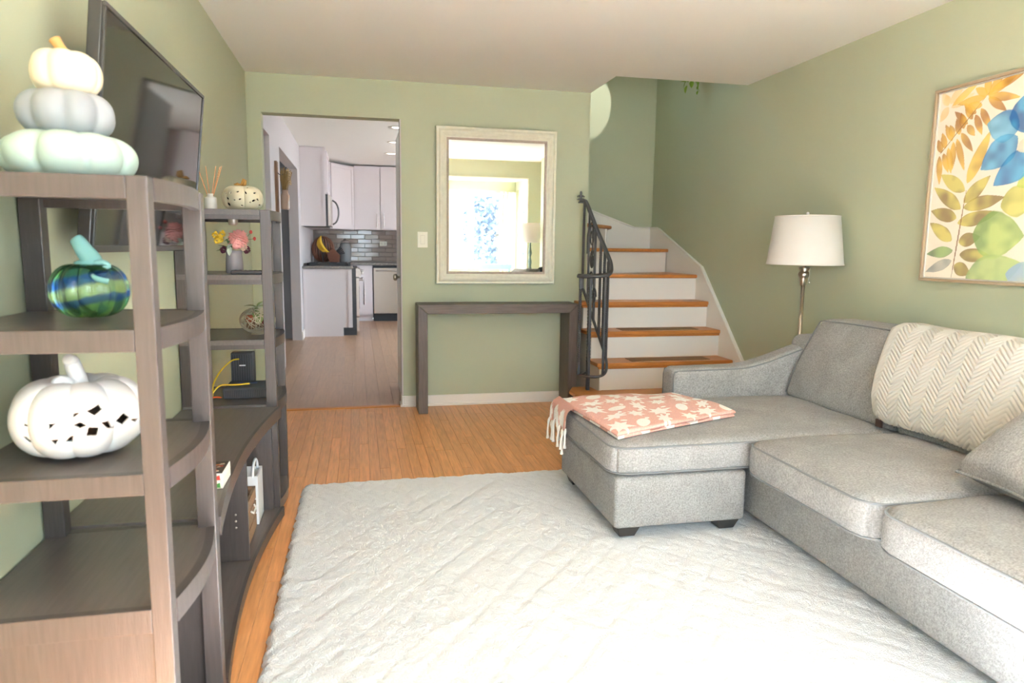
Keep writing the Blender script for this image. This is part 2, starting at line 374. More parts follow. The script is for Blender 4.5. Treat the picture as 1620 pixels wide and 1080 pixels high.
# ================================================================== STAIRCASE
st = thing('staircase', 'white painted staircase with oak treads turning up to the left', 'staircase', (2.25, 5.0, 0))
RZ = [.2, .406, .614, .823, 1.032, 1.245, 1.45, 1.66]
NY = [4.53, 4.74, 4.95, 5.162, 5.376]
XT0, XT1 = 1.69, 2.785
RISER = WHITE
def tread(poly, z, grip=None):
    b = B().prism(poly, 'z', z-.03, z)
    o = b.obj('tread', TREAD, st, bevel=.010, seg=3)
    bb_ = B().prism([(p[0], p[1]) for p in poly], 'z', z-.045, z-.03)
    return o
for i in range(4):
    x0 = 1.52 if i == 0 else XT0
    yb = NY[i+1]+.03
    if i == 0:
        arc = [(1.62+.12*math.cos(a), 4.65+.12*math.sin(a)) for a in np.linspace(PI*1.5, PI*.5, 9)]
        arc = [(p[0]-.0, p[1]) for p in arc]
        poly = [(1.62, 4.53)]+[(XT1, 4.53), (XT1, yb), (1.715, yb), (1.70, 4.93), (1.56, 4.93)]+[(1.50, 4.80), (1.50, 4.66), (1.54, 4.57)]
    else:
        poly = [(x0, NY[i]), (XT1, NY[i]), (XT1, yb), (1.72, yb), (1.72, yb+.015), (x0, yb+.015)]
    o = tread(poly, RZ[i])
    if i in (1, 2):
        B().box(1.98, 2.62, NY[i]+.05, NY[i]+.19, RZ[i], RZ[i]+.004).obj('grip_pad', mat('grip_pad', (130, 96, 62), .8), o)
    rz0 = 0 if i == 0 else RZ[i-1]
    B().box(1.56 if i == 0 else 1.725, XT1, NY[i]+.028, NY[i]+.045, rz0, RZ[i]-.03).obj('riser', RISER, st)
    B().box(1.705 if i else 1.545, XT1, NY[i]+.012, NY[i]+.028, RZ[i]-.046, RZ[i]-.03).obj('nosing_moulding', TREAD, st, bevel=.005)
# side of lower steps
side = [(4.56, 0), (YB, 0), (YB, .79), (NY[3]+.03, .79), (NY[3]+.03, .58), (NY[2]+.03, .58), (NY[2]+.03, .376), (NY[1]+.03, .376), (NY[1]+.03, .0)]
B().prism(side[8:0:-1] if False else [(NY[1]+.03, 0), (YB, 0), (YB, .793), (NY[3]+.03, .793), (NY[3]+.03, .584), (NY[2]+.03, .584), (NY[2]+.03, .376), (NY[1]+.03, .376)], 'x', 1.72, 1.74).obj('side_panel', mat('side_white_shaded', (214, 208, 198), .5), st)  # stair white greyed here, the side's shadow is in the colour
# winders
pv = (1.795, 5.47)
w5 = [(1.795, 5.376), (XT1, 5.376), (XT1, 6.0), pv]
tread(w5, RZ[4]); B().box(1.795, XT1, 5.404, 5.42, RZ[3], RZ[4]-.03).obj('riser', RISER, st)
w6 = [(pv[0], pv[1]-.02), (XT1, 5.962), (XT1, 6.40), (2.30, 6.40), pv]
tread(w6, RZ[5])
def riser_line(a, b_, z0, z1):
    dx, dy = b_[0]-a[0], b_[1]-a[1]; L = math.hypot(dx, dy); nx, ny = -dy/L, dx/L
    q = [(a[0]+nx*.028, a[1]+ny*.028), (b_[0]+nx*.028, b_[1]+ny*.028), (b_[0]+nx*.044, b_[1]+ny*.044), (a[0]+nx*.044, a[1]+ny*.044)]
    B().prism(q, 'z', z0, z1).obj('riser', RISER, st)
riser_line(pv, (XT1, 5.962), RZ[4], RZ[5]-.03)
w7 = [pv, (2.28, 6.11), (2.36, 6.40), (1.50, 6.40), (1.50, 5.47)]
tread(w7, RZ[6]); riser_line(pv, (2.27, 6.12), RZ[5], RZ[6]-.03); riser_line((2.25, 6.08), (2.33, 6.40), RZ[5], RZ[6]-.03)
tread([(1.01, 5.47), (1.62, 5.47), (1.62, 6.40), (1.01, 6.40)], RZ[7]); B().box(1.58, 1.60, 5.47, 6.40, RZ[6], RZ[7]-.03).obj('riser', RISER, st)
# skirt boards
sk = [(4.30, 0), (6.40, 0), (6.40, 1.447), (6.228, 1.442), (5.328, 1.10), (4.611, .403), (4.30, .10)]
B().prism(sk, 'x', 2.785, XR).obj('skirt_board', WHITE, st)
B().tube([(2.785, 4.30, .10), (2.785, 4.611, .403), (2.785, 5.328, 1.10), (2.785, 6.228, 1.442), (2.785, 6.40, 1.447)], .009, 8).obj('skirt_moulding', WHITE, st, smooth=True)
sk2 = [(1.0, 1.3), (2.785, 1.0), (2.785, 1.447), (2.62, 1.447), (2.207, 1.589), (1.0, 2.1)]
B().prism(sk2, 'y', 6.395, 6.42).obj('skirt_board', WHITE, st)
B().tube([(2.785, 6.395, 1.447), (2.62, 6.395, 1.447), (2.207, 6.395, 1.589), (1.0, 6.395, 2.1)], .009, 8).obj('skirt_moulding', WHITE, st, smooth=True)

# ------------------------------------------------------------------ railing
rl = thing('stair_railing', 'dark wrought iron railing with scrolls and twisted balusters beside the stairs', 'railing', (1.64, 4.8, .2))
def smooth_path(pts, n=8):
    P = [Vector(p) for p in pts]; out = []
    for i in range(len(P)-1):
        a, b, c, d_ = P[max(i-1, 0)], P[i], P[i+1], P[min(i+2, len(P)-1)]
        for k in range(n):
            t = k/n; out.append(.5*((2*b)+(-a+c)*t+(2*a-5*b+4*c-d_)*t*t+(-a+3*b-3*c+d_)*t**3))
    out.append(P[-1]); return out
top = smooth_path([(1.715, 5.25, 1.60), (1.725, 5.19, 1.59), (1.74, 5.0, 1.40), (1.762, 4.78, 1.19), (1.765, 4.72, 1.115), (1.735, 4.665, 1.066), (1.66, 4.64, 1.05), (1.58, 4.68, 1.045), (1.535, 4.76, 1.045)])
B().tube(top, .017, 10, flat=.75).obj('handrail', IRON, rl, smooth=True)
bot = smooth_path([(1.72, 5.24, .93), (1.725, 5.18, .89), (1.74, 5.0, .70), (1.758, 4.80, .49), (1.755, 4.72, .40), (1.72, 4.665, .345), (1.655, 4.65, .325), (1.585, 4.69, .325), (1.55, 4.76, .33)])
B().tube(bot, .011, 8).obj('lower_rail', IRON, rl, smooth=True)
def bal(x, y, z0, z1, tw_=True, h=.0085):
    b = B().twist(x, y, z0, z1, h, 9 if tw_ else 0, .12, .88, n=90); b.obj('baluster', IRON, rl)
bal(1.72, 5.22, .92, 1.60)
bal(1.73, 5.12, .83, 1.51, False, .007)
bal(1.74, 5.0, .70, 1.40, False, .008)
bal(1.75, 4.9, .60, 1.30)
bal(1.757, 4.83, .52, 1.23)
bal(1.76, 4.76, .44, 1.15)
bal(1.70, 4.65, .335, 1.06, False, .007)
bal(1.55, 4.75, .33, 1.04)
bal(1.60, 4.675, .33, 1.04, False, .008)
B().twist(1.64, 4.80, .2, 1.05, .012, 9, .25, .9, n=90).obj('newel_post', IRON, rl)
B().tube([(1.64, 4.80, 1.04), (1.56, 4.74, 1.045)], .008, 6).obj('newel_brace', IRON, rl)
B().tube([(1.64, 4.80, .34), (1.57, 4.72, .33)], .008, 6).obj('newel_brace', IRON, rl)
def scroll(cy, cz, s, flip, x=1.735):
    pts = []
    for k in range(40):   # S scroll ending in spirals
        t = k/39; a = t*3.2*PI; r = s*(1-.78*t)
        pts.append((x, cy+flip*r*math.cos(a)*.62, cz+r*math.sin(a)))
    return pts
for (cy, cz, s, f) in ((5.07, 1.33, .095, 1), (5.05, 1.15, .085, -1), (5.06, 1.0, .07, 1), (4.98, .88, .07, -1)):
    B().tube(scroll(cy, cz, s, f), .006, 6).obj('scroll', IRON, rl, smooth=True)
B().tube(smooth_path([(1.735, 5.17, 1.20), (1.735, 5.16, 1.36), (1.737, 5.06, 1.44), (1.737, 5.05, 1.30), (1.74, 5.07, 1.10)]), .006, 6).obj('scroll', IRON, rl, smooth=True)
fin = B().box(1.700, 1.716, 5.272, 5.288, 1.60, 1.625)
fin.prism([(-.03+1.708, 1.617), (1.738, 1.617), (1.730, 1.628), (1.686, 1.628)], 'y', 5.268, 5.292)
fin.rbox((1.708, 5.28, 1.652), (.009, .009, .032), .009, k=3, n=2)
for sx in (-1, 1): fin.tube([(1.708, 5.28, 1.632), (1.708+sx*.018, 5.28, 1.650), (1.708+sx*.026, 5.28, 1.645), (1.708+sx*.024, 5.28, 1.636)], .006, 6)
fin.box(1.694, 1.722, 5.20, 5.30, 1.592, 1.602)
fin.obj('finial', IRON, rl)

# ================================================================== ENTERTAINMENT UNIT
def etagere(y0, y1, zs, mirror, name, label):
    """tower between y0 (outer) and y1 (inner)"""
    loc = (-.56, (y0+y1)/2, 0); t = thing(name, label, 'shelf', loc, 'dark shelf towers flanking the television')
    sgn = 1 if y1 > y0 else -1; P = .037
    def Y(a): return y0+sgn*a
    D = abs(y1-y0); xb = -.755
    def bow(a): return -.372+.022*math.sin(PI*min(max((a-.03)/(D-.07), 0), 1))
    def yb(a, b): return (min(Y(a), Y(b)), max(Y(a), Y(b)))
    for a, b, x0, x1 in ((0, P, -.409, -.372), (D-.05, D-.012, -.41, -.367), (0, P, xb, -.715), (D-.05, D-.012, xb, -.71)):
        q = yb(a, b); B().box(x0, x1, q[0], q[1], 0, zs[0]-(0 if a == 0 else 0)).obj('post', ESP, t, bevel=.002)
    for i, z in enumerate(zs):
        n = 14; front = [(bow(P+(D-.05-P)*k/n), Y(P+(D-.05-P)*k/n)) for k in range(n+1)]
        poly = [(xb+.003, Y(.006)), (-.412, Y(.006)), (-.412, Y(P-.002)), (-.385, Y(P))]+[(x-.006, y) for x, y in front]+[(-.385, Y(D-.05)), (-.412, Y(D-.05)), (-.412, Y(D-.004)), (xb+.003, Y(D-.004))]
        if sgn < 0: poly = poly[::-1]
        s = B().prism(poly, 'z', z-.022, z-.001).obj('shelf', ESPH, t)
        # end rail and curved front rail
        h = .042 if i < 3 else .05
        q = yb(0, .02); B().box(xb+.04, -.409, q[0], q[1], z-h, z).obj('shelf_rail', ESP, t, bevel=.0015)
        fr = [(x-.02, y) for x, y in front]; po = list(front)+fr[::-1]
        if sgn < 0: po = po[::-1]
        B().prism(po, 'z', z-h, z).obj('front_rail', ESP, t)
        q = yb(D-.03, D-.012); B().box(-.71, -.41, q[0], q[1], z-h, z).obj('shelf_rail', ESP, t)
    z = zs[-1]
    q = yb(.008, .022); B().box(xb+.04, -.409, q[0], q[1], .02, z-.05).obj('end_panel', ESP, t)
    q = yb(D-.03, D-.015); B().box(xb+.04, -.41, q[0], q[1], .02, z-.05).obj('end_panel', ESP, t)
    n = 14; front = [(bow(P+(D-.05-P)*k/n), Y(P+(D-.05-P)*k/n)) for k in range(n+1)]
    poly = [(xb+.003, Y(.022)), (-.40, Y(.03))]+[(x-.006, y) for x, y in front]+[(-.40, Y(D-.04)), (xb+.003, Y(D-.03))]
    if sgn < 0: poly = poly[::-1]
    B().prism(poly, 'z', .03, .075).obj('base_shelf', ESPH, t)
    B().box(xb+.004, xb+.012, min(Y(.03), Y(D-.03)), max(Y(.03), Y(D-.03)), .075, z-.05).obj('back_panel', ESP, t)
    return t
ZN = [1.358, 1.078, .801, .527]; ZF = [1.385, 1.109, .828, .540]
etagere(1.39, 1.85, ZN, 1, 'shelf_tower', 'nearer dark wooden shelf tower holding the stacked pumpkins')
etagere(3.60, 3.14, ZF, -1, 'shelf_tower', 'farther dark wooden shelf tower holding router and flowers')
# TV cabinet
tc_ = thing('media_cabinet', 'low dark wooden media cabinet with curved front under the television', 'cabinet', (-.57, 2.5, 0))
CY0, CY1, CZ = 1.852, 3.138, .532
def cf(y): u = (y-CY0)/(CY1-CY0); return -.364+.016*u-.044*math.sin(PI*u)**.9
def cfront(z0, z1, name, inset=0, th=.03, m_=ESP):
    n = 28; F_ = [(cf(CY0+(CY1-CY0)*k/n)-inset, CY0+(CY1-CY0)*k/n) for k in range(n+1)]
    B().prism(F_+[(x-th, y) for x, y in F_[::-1]], 'z', z0, z1).obj(name, m_, tc_)
def cplate(z0, z1, name, inset=.012, m_=ESPH):
    n = 28; F_ = [(cf(CY0+(CY1-CY0)*k/n)-inset, CY0+(CY1-CY0)*k/n) for k in range(n+1)]
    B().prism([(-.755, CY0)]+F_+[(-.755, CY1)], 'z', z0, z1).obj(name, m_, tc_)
cplate(CZ-.022, CZ-.001, 'top'); cfront(CZ-.05, CZ, 'top_rail', th=.012)
cplate(.045, .068, 'bottom'); cfront(.03, .072, 'bottom_rail', th=.012)
B().box(-.755, -.40, CY0, CY0+.02, .0, CZ-.024).obj('side_panel', ESP, tc_)
B().box(-.755, -.39, CY1-.02, CY1, .0, CZ-.024).obj('side_panel', ESP, tc_)
B().box(-.745, -.418, 2.60, 2.62, .07, CZ-.024).obj('divider', ESP, tc_)
B().box(-.757, -.75, CY0+.02, CY1-.02, .07, CZ-.024).obj('back_panel', ESP, tc_)
for y, n_ in ((2.5995, -1), (CY1-.021, -1)):
    for x in (-.46, ):
        for z in (.20, .225, .25) if y < 3 else (.36, .385, .41):
            B().lathe([(.004, 0), (.004, .002), (.002, .003)], (0, 0, 0), 8).obj('shelf_peg', NICK, tc_, local=True)
            o = tc_.children[-1] if False else bpy.data.objects[max((q.name for q in tc_.children if q.name.startswith('shelf_peg')))]
            o.location = (x+.57, y-2.5, z); o.rotation_euler = (PI/2, 0, 0)
# contents of the cabinet
zz = CZ
for i, (base, a1, a2, nm) in enumerate((((226, 224, 212), (70, 140, 70), (60, 60, 100), 'white boxed set with green print on its spine, under the other box'), ((226, 222, 214), (200, 60, 50), (60, 110, 170), 'boxed set with dark illustrated cover and red and blue spine'))):
    t = thing('boxed_set', nm, 'box', (-.432, 2.135, zz), 'boxed sets on the cabinet top')
    B().box(-.034, .034, -.062, .062, 0, .0225).obj('carton', mat('boxed_set_carton_%d' % i, base, .5), t, bevel=.0015, local=True)
    pm = [mat('boxed_set_print_%d_%d' % (i, q), (a1, a2)[q], .5) for q in (0, 1)]
    rb = random.Random(i+3)
    for k in range(3):
        x = -.030+.021*k; w = .013+.006*rb.random()
        B().prism([(x, .004), (x+w, .003), (x+w*.9, .018), (x+w*.4, .015), (x+.002, .019)], 'y', -.0626, -.0619).obj('printed_picture', pm[k % 2], t, local=True)
    if i == 1:
        B().box(-.032, .032, -.059, .059, .0225, .0229).obj('dark_cover', mat('dark_cover', (64, 54, 50), .4), t, local=True)
        pc_ = [mat('cover_print_%d' % q, c, .5) for q, c in enumerate(((206, 130, 74), (226, 214, 196), (180, 70, 50)))]
        for k in range(12):
            x = rb.uniform(-.03, .012); y = rb.uniform(-.052, .04); w = rb.uniform(.008, .018)
            B().prism([(x, y), (x+w, y+w*.3), (x+w*.8, y+w), (x+w*.2, y+w*.8)], 'z', .0229, .0232).obj('cover_picture', pc_[k % 3], t, local=True)
    zz += .0228
cr = thing('wooden_crate', 'small slatted wooden crate on the cabinet floor', 'crate', (-.545, 2.80, .068))
CRW = mat('crate_wood', (150, 120, 94), .7, var=.2, vscale=20, stretch=(1, 6, 6))
for s in (-1, 1):
    for k in range(3):
        B().box(-.11, .11, s*.115-.005, s*.115+.005, .01+.06*k, .06+.06*k).obj('slat', CRW, cr, local=True)
        B().box(s*.105-.005, s*.105+.005, -.12, .12, .01+.06*k, .06+.06*k).obj('slat', CRW, cr, local=True)
B().box(-.10, .10, -.11, .11, 0, .012).obj('crate_floor', CRW, cr, local=True)
B().tube([(.114, -.04, .13), (.122, -.03, .12), (.122, .03, .12), (.114, .04, .13)], .004, 6).obj('crate_handle', WHITE, cr, local=True)
wbk = thing('white_bin', 'white plastic bin with raised handle behind the wooden crate', 'bin', (-.55, 3.025, .068))
WPL = mat('white_plastic', (238, 238, 240), .4)
b = B()
for s in (-1, 1): b.box(-.12, .12, s*.07-.003, s*.07+.003, 0, .21).box(s*.117-.003, s*.117+.003, -.07, .07, 0, .21)
b.box(-.12, .12, -.07, .07, 0, .005).obj('bin_body', WPL, wbk, local=True)
B().tube([(.10, -.07, .2)]+[(.10, -.07*math.cos(a), .2+.06*math.sin(a)) for a in np.linspace(.2, PI-.2, 9)]+[(.10, .07, .2)], .006, 6).obj('bin_handle', WPL, wbk, smooth=True, local=True)

# ================================================================== TELEVISION (tilted wall mount)
tv = thing('television', 'large black flat television hung tilted above the cabinet', 'television', (-.635, 2.53, 1.52))
tv.rotation_euler = (0, math.radians(6.2), 0)   # top leans into the room
w2, h2 = .56, .31
B().box(-.035, -.002, -w2, w2, -h2, h2).obj('case', TVB, tv, bevel=.004, local=True)
b = B()
bz = .013
b.box(-.002, .006, -w2, w2, h2-bz, h2).box(-.002, .006, -w2, w2, -h2, -h2+bz+.006).box(-.002, .006, -w2, -w2+bz, -h2+bz, h2-bz).box(-.002, .006, w2-bz, w2, -h2+bz, h2-bz)
b.obj('bezel', TVB, tv, bevel=.002, local=True)
B().box(-.001, .002, -w2+bz, w2-bz, -h2+bz+.006, h2-bz).obj('screen', TVS, tv, local=True)
B().box(-.118, -.035, -.22, .22, -.15, .15).obj('wall_mount', BLACK, tv, local=True)

# ================================================================== ORNAMENTS, near tower
def ceramic(name, rgb, rough=.45, **k): return mat(name, rgb, rough, var=.03, vscale=12, bump=.05, bscale=40, **k)
def stem_path(c, pts): return [(c[0]+p[0], c[1]+p[1], c[2]+p[2]) for p in pts]
pc = (-.575, 1.615, ZN[0])
t = thing('pumpkin', 'large pale mint ceramic pumpkin at the bottom of the stack', 'pumpkin', pc, 'stacked ceramic pumpkins')
pumpkin(pc, .125, .100, 8, .18, dim=.10, ph=.2, pw=.5).obj('pumpkin_body', ceramic('mint_glaze', (178, 198, 188)), t, smooth=True)
p2 = (pc[0], pc[1], pc[2]+.089)
t = thing('pumpkin', 'grey ceramic pumpkin in the middle of the stack', 'pumpkin', p2, 'stacked ceramic pumpkins')
pumpkin(p2, .090, .092, 8, .17, dim=.08, ph=.5, pw=.5).obj('pumpkin_body', ceramic('grey_glaze', (146, 151, 157)), t, smooth=True)
p3 = (pc[0]+.004, pc[1], p2[2]+.084)
t = thing('pumpkin', 'small cream ceramic pumpkin with tan stem topping the stack', 'pumpkin', p3, 'stacked ceramic pumpkins')
pumpkin(p3, .065, .086, 7, .16, dim=.10, ph=.9, pw=.5).obj('pumpkin_body', ceramic('cream_glaze', (230, 216, 190)), t, smooth=True)
B().tube(smooth_path(stem_path(p3, [(.002, 0, .066), (.002, 0, .080), (-.008, 0, .095), (-.016, 0, .108)]), 5), [.020, .017, .014, .012, .010, .0095, .009, .009, .009, .009, .0095, .010, .0105, .011, .0115, .012], 10).obj('stem', ceramic('tan_stem', (196, 150, 92)), t, smooth=True)
# glass pumpkin
gp = (-.560, 1.63, ZN[1])
t = thing('glass_pumpkin', 'green and blue swirled glass pumpkin with aqua stem', 'glass pumpkin', gp)
GM = mat('swirled_glass', (120, 170, 100), .04, trans=.9, spec=.6, ior=1.3, coat=.3)
nt = GM.node_tree; N = nt.nodes; L_ = nt.links
tcn = N.new('ShaderNodeTexCoord'); sep = N.new('ShaderNodeSeparateXYZ'); L_.new(tcn.outputs['Object'], sep.inputs[0])
nz_ = N.new('ShaderNodeTexNoise'); nz_.inputs['Scale'].default_value = 14; nz_.inputs['Detail'].default_value = 3; L_.new(tcn.outputs['Object'], nz_.inputs[0])
m1 = N.new('ShaderNodeMath'); m1.operation = 'MULTIPLY_ADD'; m1.inputs[1].default_value = .28; m1.inputs[2].default_value = -.14
L_.new(nz_.outputs[0], m1.inputs[0])
m2 = N.new('ShaderNodeMath'); m2.operation = 'MULTIPLY_ADD'; m2.inputs[1].default_value = 8.5; m2.inputs[2].default_value = -8.5*ZN[1]; L_.new(sep.outputs[2], m2.inputs[0])
m3 = N.new('ShaderNodeMath'); m3.operation = 'MULTIPLY_ADD'; m3.inputs[1].default_value = -1.6; m3.inputs[2].default_value = -1.6*.56; L_.new(sep.outputs[0], m3.inputs[0])
a1 = N.new('ShaderNodeMath'); L_.new(m1.outputs[0], a1.inputs[0]); L_.new(m2.outputs[0], a1.inputs[1]); a2 = N.new('ShaderNodeMath'); L_.new(a1.outputs[0], a2.inputs[0]); L_.new(m3.outputs[0], a2.inputs[1])
cr_ = N.new('ShaderNodeValToRGB'); E_ = cr_.color_ramp.elements
E_[0].position = 0; E_[0].color = (*srgb(70, 128, 60), 1); E_[1].position = 1; E_[1].color = (*srgb(60, 120, 70), 1)
for pos, c in ((.24, (110, 170, 90)), (.29, (40, 80, 150)), (.37, (40, 90, 170)), (.41, (170, 214, 150)), (.56, (190, 226, 170)), (.62, (40, 96, 180)), (.75, (50, 110, 190)), (.80, (90, 160, 90))):
    e = E_.new(pos); e.color = (*srgb(*c), 1)
L_.new(a2.outputs[0], cr_.inputs[0]); L_.new(cr_.outputs[0], N['Principled BSDF'].inputs['Base Color'])
pumpkin(gp, .0755, .118, 12, .07, dim=.06, pw=.62).obj('glass_body', GM, t, smooth=True)
AQ = mat('aqua_glass', (150, 212, 210), .12, trans=.25, spec=.7)
B().tube(smooth_path(stem_path(gp, [(.0, 0, .103), (.008, 0, .120), (-.004, 0, .140), (-.014, 0, .158), (-.022, 0, .168)]), 5), [.031, .028, .026, .024, .0225, .021, .020, .0195, .019, .0185, .018, .0175, .017, .0165, .016, .0155, .015, .0145, .014, .013, .011], 12).obj('stem', AQ, t, smooth=True)
B().tube(smooth_path(stem_path(gp, [(.02, -.02, .116), (.035, -.02, .118), (.045, -.02, .110), (.030, -.035, .102), (.022, -.05, .094), (.035, -.06, .086), (.056, -.058, .080)]), 5), .006, 8).obj('curled_tendril', AQ, t, smooth=True)
# white lantern pumpkin
wp = (-.572, 1.565, ZN[2])
t = thing('lantern_pumpkin', 'white ceramic pumpkin lantern with cut-out holes', 'pumpkin', wp)
WPM = ceramic('white_glaze', (226, 224, 224), .35)
WIN = mat('lantern_inside', (150, 128, 112), .8)
R_, H_ = .126, .165
dv = Vector((.572, -1.565, 0)).normalized(); ev = Vector((-dv.y, dv.x, 0))
def pierce(fn, nu, nv, polys, dv, ev, name, m_out, m_in, th, parent):
    V_ = [fn(i/nu, j/nv) for j in range(nv+1) for i in range(nu)]; arr = np.array(V_)
    I, J = np.meshgrid(np.arange(nu), np.arange(nv)); I = I.ravel(); J = J.ravel()
    F_ = np.stack([J*nu+I, J*nu+(I+1) % nu, (J+1)*nu+(I+1) % nu, (J+1)*nu+I], -1); cen = arr[F_].mean(1)
    a = cen@np.array(ev); dd = cen@np.array(dv); kill = np.zeros(len(F_), bool)
    for pl in polys: kill |= inpoly(a, cen[:, 2], pl) & (dd > .02)
    o = B().add(V_, F_[~kill].tolist()).obj(name, m_out, parent, smooth=True, local=True); o.data.materials.append(m_in)
    so = o.modifiers.new('shell', 'SOLIDIFY'); so.thickness = th; so.offset = -1; so.material_offset = 1
    return o
ppm = 787.
kite = [(-9, -2), (0, -8), (9, 1), (2, 9)]; tri = [(-6, 5), (6, 5), (0, -6)]; sq = [(-7, -6), (5, -8), (8, 4), (-4, 7)]; lens = [(-9, 0), (0, 5), (9, -1), (0, -5)]
polys = []
for (x, y, pl, s_) in ((145, 641, [(-9, 0), (6, 8), (9, 0), (0, -7)], 1.1), (119, 648, [(-5, -4), (5, 5), (-5, 4)], 1), (86, 660, [(-5, -5), (5, 5), (-5, 4)], 1), (123, 663, lens, 1), (140, 675, sq, 1.1), (163, 668, [(-8, 6), (2, 7), (8, -8), (0, -6)], 1), (185, 661, kite, 1.1), (206, 663, [(-7, 3), (7, 1), (0, -5)], 1), (87, 688, tri, 1), (107, 686, [(-6, -4), (5, 6), (4, -6)], 1), (48, 680, [(-8, 7), (0, 5), (9, -6), (2, -7)], .8), (49, 655, [(-3, 6), (4, -5), (-2, -2)], 1)):
    a0 = (x-125)/ppm*.93; dep = math.sqrt(max(0, 1-(a0/.126)**2))
    b0 = (651-y)/ppm*.93+H_/2+.126*dep*.23-.003
    polys.append([(a0+p[0]*.0014*s_, b0-.008+p[1]*.0013*s_) for p in pl])
pierce(pumpkin_fn((0, 0, 0), R_, H_, 9, .12, dim=.15, pw=.60), 440, 190, polys, dv, ev, 'lantern_body', WPM, WIN, .006, t)
B().tube(smooth_path([(0, 0, .135), (0, 0, .155), (-.004, 0, .175), (-.010, 0, .192), (-.012, -.01, .200)], 5), [.028, .025, .022, .020, .019, .018, .0175, .017, .0165, .016, .016, .016, .016, .016, .016, .0155, .015, .014, .013, .012, .010], 12).obj('stem', WPM, t, smooth=True, local=True)
B().tube(smooth_path([(-.004, -.02, .150), (-.02, -.03, .162), (-.03, -.035, .150), (-.02, -.04, .145)], 5), .009, 8).obj('curled_tendril', WPM, t, smooth=True, local=True)

# ================================================================== ORNAMENTS, far tower
cp = (-.508, 3.37, ZF[0])
t = thing('pierced_pumpkin', 'cream pierced ceramic pumpkin with gold stem on shelf tower', 'pumpkin', cp)
CPM = ceramic('ivory_glaze', (206, 198, 172), .3)
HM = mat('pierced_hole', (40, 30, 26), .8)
dv2 = Vector((.508, -3.37, 0)).normalized(); ev2 = Vector((-dv2.y, dv2.x, 0))
polys = []
for (a, bz_, r, ang) in ((-.05, .02, .006, 1), (-.02, .024, .005, .5), (.012, .022, .007, -1), (.05, .022, .006, .4), (-.062, -.005, .007, -1), (-.035, -.012, .005, 0), (-.012, -.008, .006, .3), (-.004, -.035, .006, 0), (.045, -.012, .008, .5), (.062, -.006, .006, -.8), (-.058, -.03, .009, -1), (.02, .045, .005, .2), (-.07, .018, .005, .9), (.07, -.028, .005, .3), (.03, -.02, .004, 0)):
    polys.append([(a+r*math.cos(q)*math.cos(ang)-.5*r*math.sin(q)*math.sin(ang), .058+bz_+r*math.cos(q)*math.sin(ang)+.5*r*math.sin(q)*math.cos(ang)) for q in np.linspace(0, 2*PI, 10, endpoint=False)])
pierce(pumpkin_fn((0, 0, 0), .088, .115, 6, .12, dim=.1, pw=.5, ph=.3), 300, 130, polys, dv2, ev2, 'pumpkin_body', CPM, HM, .004, t)
GOLD = mat('gold_stem', (176, 134, 72), .4, metal=.5)
B().tube([(0, 0, .095), (.0, 0, .115), (.004, 0, .128), (.012, 0, .143)], [.018, .011, .009, .011], 8).tube([(0, 0, .112), (-.02, -.01, .120), (-.034, -.012, .118)], [.006, .008, .002], 6).tube([(.004, -.01, .112), (.014, -.014, .124), (.018, -.014, .138)], [.008, .009, .003], 6).obj('stem', GOLD, t, smooth=True, local=True)
# reed diffuser
rd = thing('reed_diffuser', 'white reed diffuser bottle with thin sticks', 'diffuser', (-.650, 3.40, ZF[0]))
B().lathe([(.024, 0), (.027, .006), (.027, .055), (.025, .062), (.013, .066), (.013, .078), (.011, .078)], (0, 0, 0), 20).obj('bottle', mat('frosted_white', (232, 226, 218), .4), rd, smooth=True, local=True)
for (dx, dy) in ((-.05, .0), (-.018, .02), (.028, .0), (.055, -.01), (.04, .03)):
    B().tube([(0, 0, .03), (dx, dy, .20)], .0016, 5).obj('reed', mat('reed', (206, 140, 96), .7), rd, local=True)
# vase with flowers
vz = (-.552, 3.355, ZF[1])
t = thing('flower_vase', 'iridescent glass vase with pink and yellow silk flowers', 'vase', vz)
VG = mat('iridescent_glass', (214, 206, 214), .10, trans=.5, spec=.8, ior=1.2)
B().lathe([(.034, 0), (.038, .004), (.037, .05), (.034, .085), (.037, .102), (.035, .102), (.031, .085), (.034, .05), (.034, .008), (.0, .008)], (0, 0, 0), 24).obj('glass', VG, t, smooth=True, local=True)
PK = mat('pink_petals', (246, 180, 174), .8); YL = mat('yellow_petals', (232, 196, 60), .8); LF = mat('flower_leaves', (88, 112, 74), .7); PL = mat('plum_petals', (96, 46, 66), .8); SG = mat('sage_leaf', (186, 196, 180), .7); RB = mat('red_bud', (190, 70, 66), .7)
def petalball(c, R, n, pr, squash=1.):
    b = B(); r_ = random.Random(n)
    for i in range(n):
        z = 1-2*(i+.5)/n; a = i*2.39996; s = math.sqrt(1-z*z); d_ = Vector((s*math.cos(a), s*math.sin(a), z*squash))
        rr = R*(.75+.3*r_.random()); p = Vector(c)+d_*rr
        u = d_.cross(Vector((.3, .2, 1))).normalized(); w = d_.cross(u)
        b.add([p-d_*rr*.45, p+u*pr+d_*pr*.2, p+d_*pr*.9+w*pr*.3, p-u*pr+d_*pr*.2, p-w*pr*.6], [(0, 1, 2), (0, 2, 3), (1, 4, 2), (4, 3, 2), (0, 4, 1), (0, 3, 4)])
    return b
petalball((.022, -.012, .150), .040, 130, .011).obj('pink_bloom', PK, t, local=True)
for q, c in enumerate(((-.062, -.005, .158), (-.048, .0, .175), (-.078, .0, .170), (-.070, .0, .145), (-.055, -.01, .150))):
    petalball(c, .012, 22, .007).obj('yellow_bloom', YL, t, local=True)
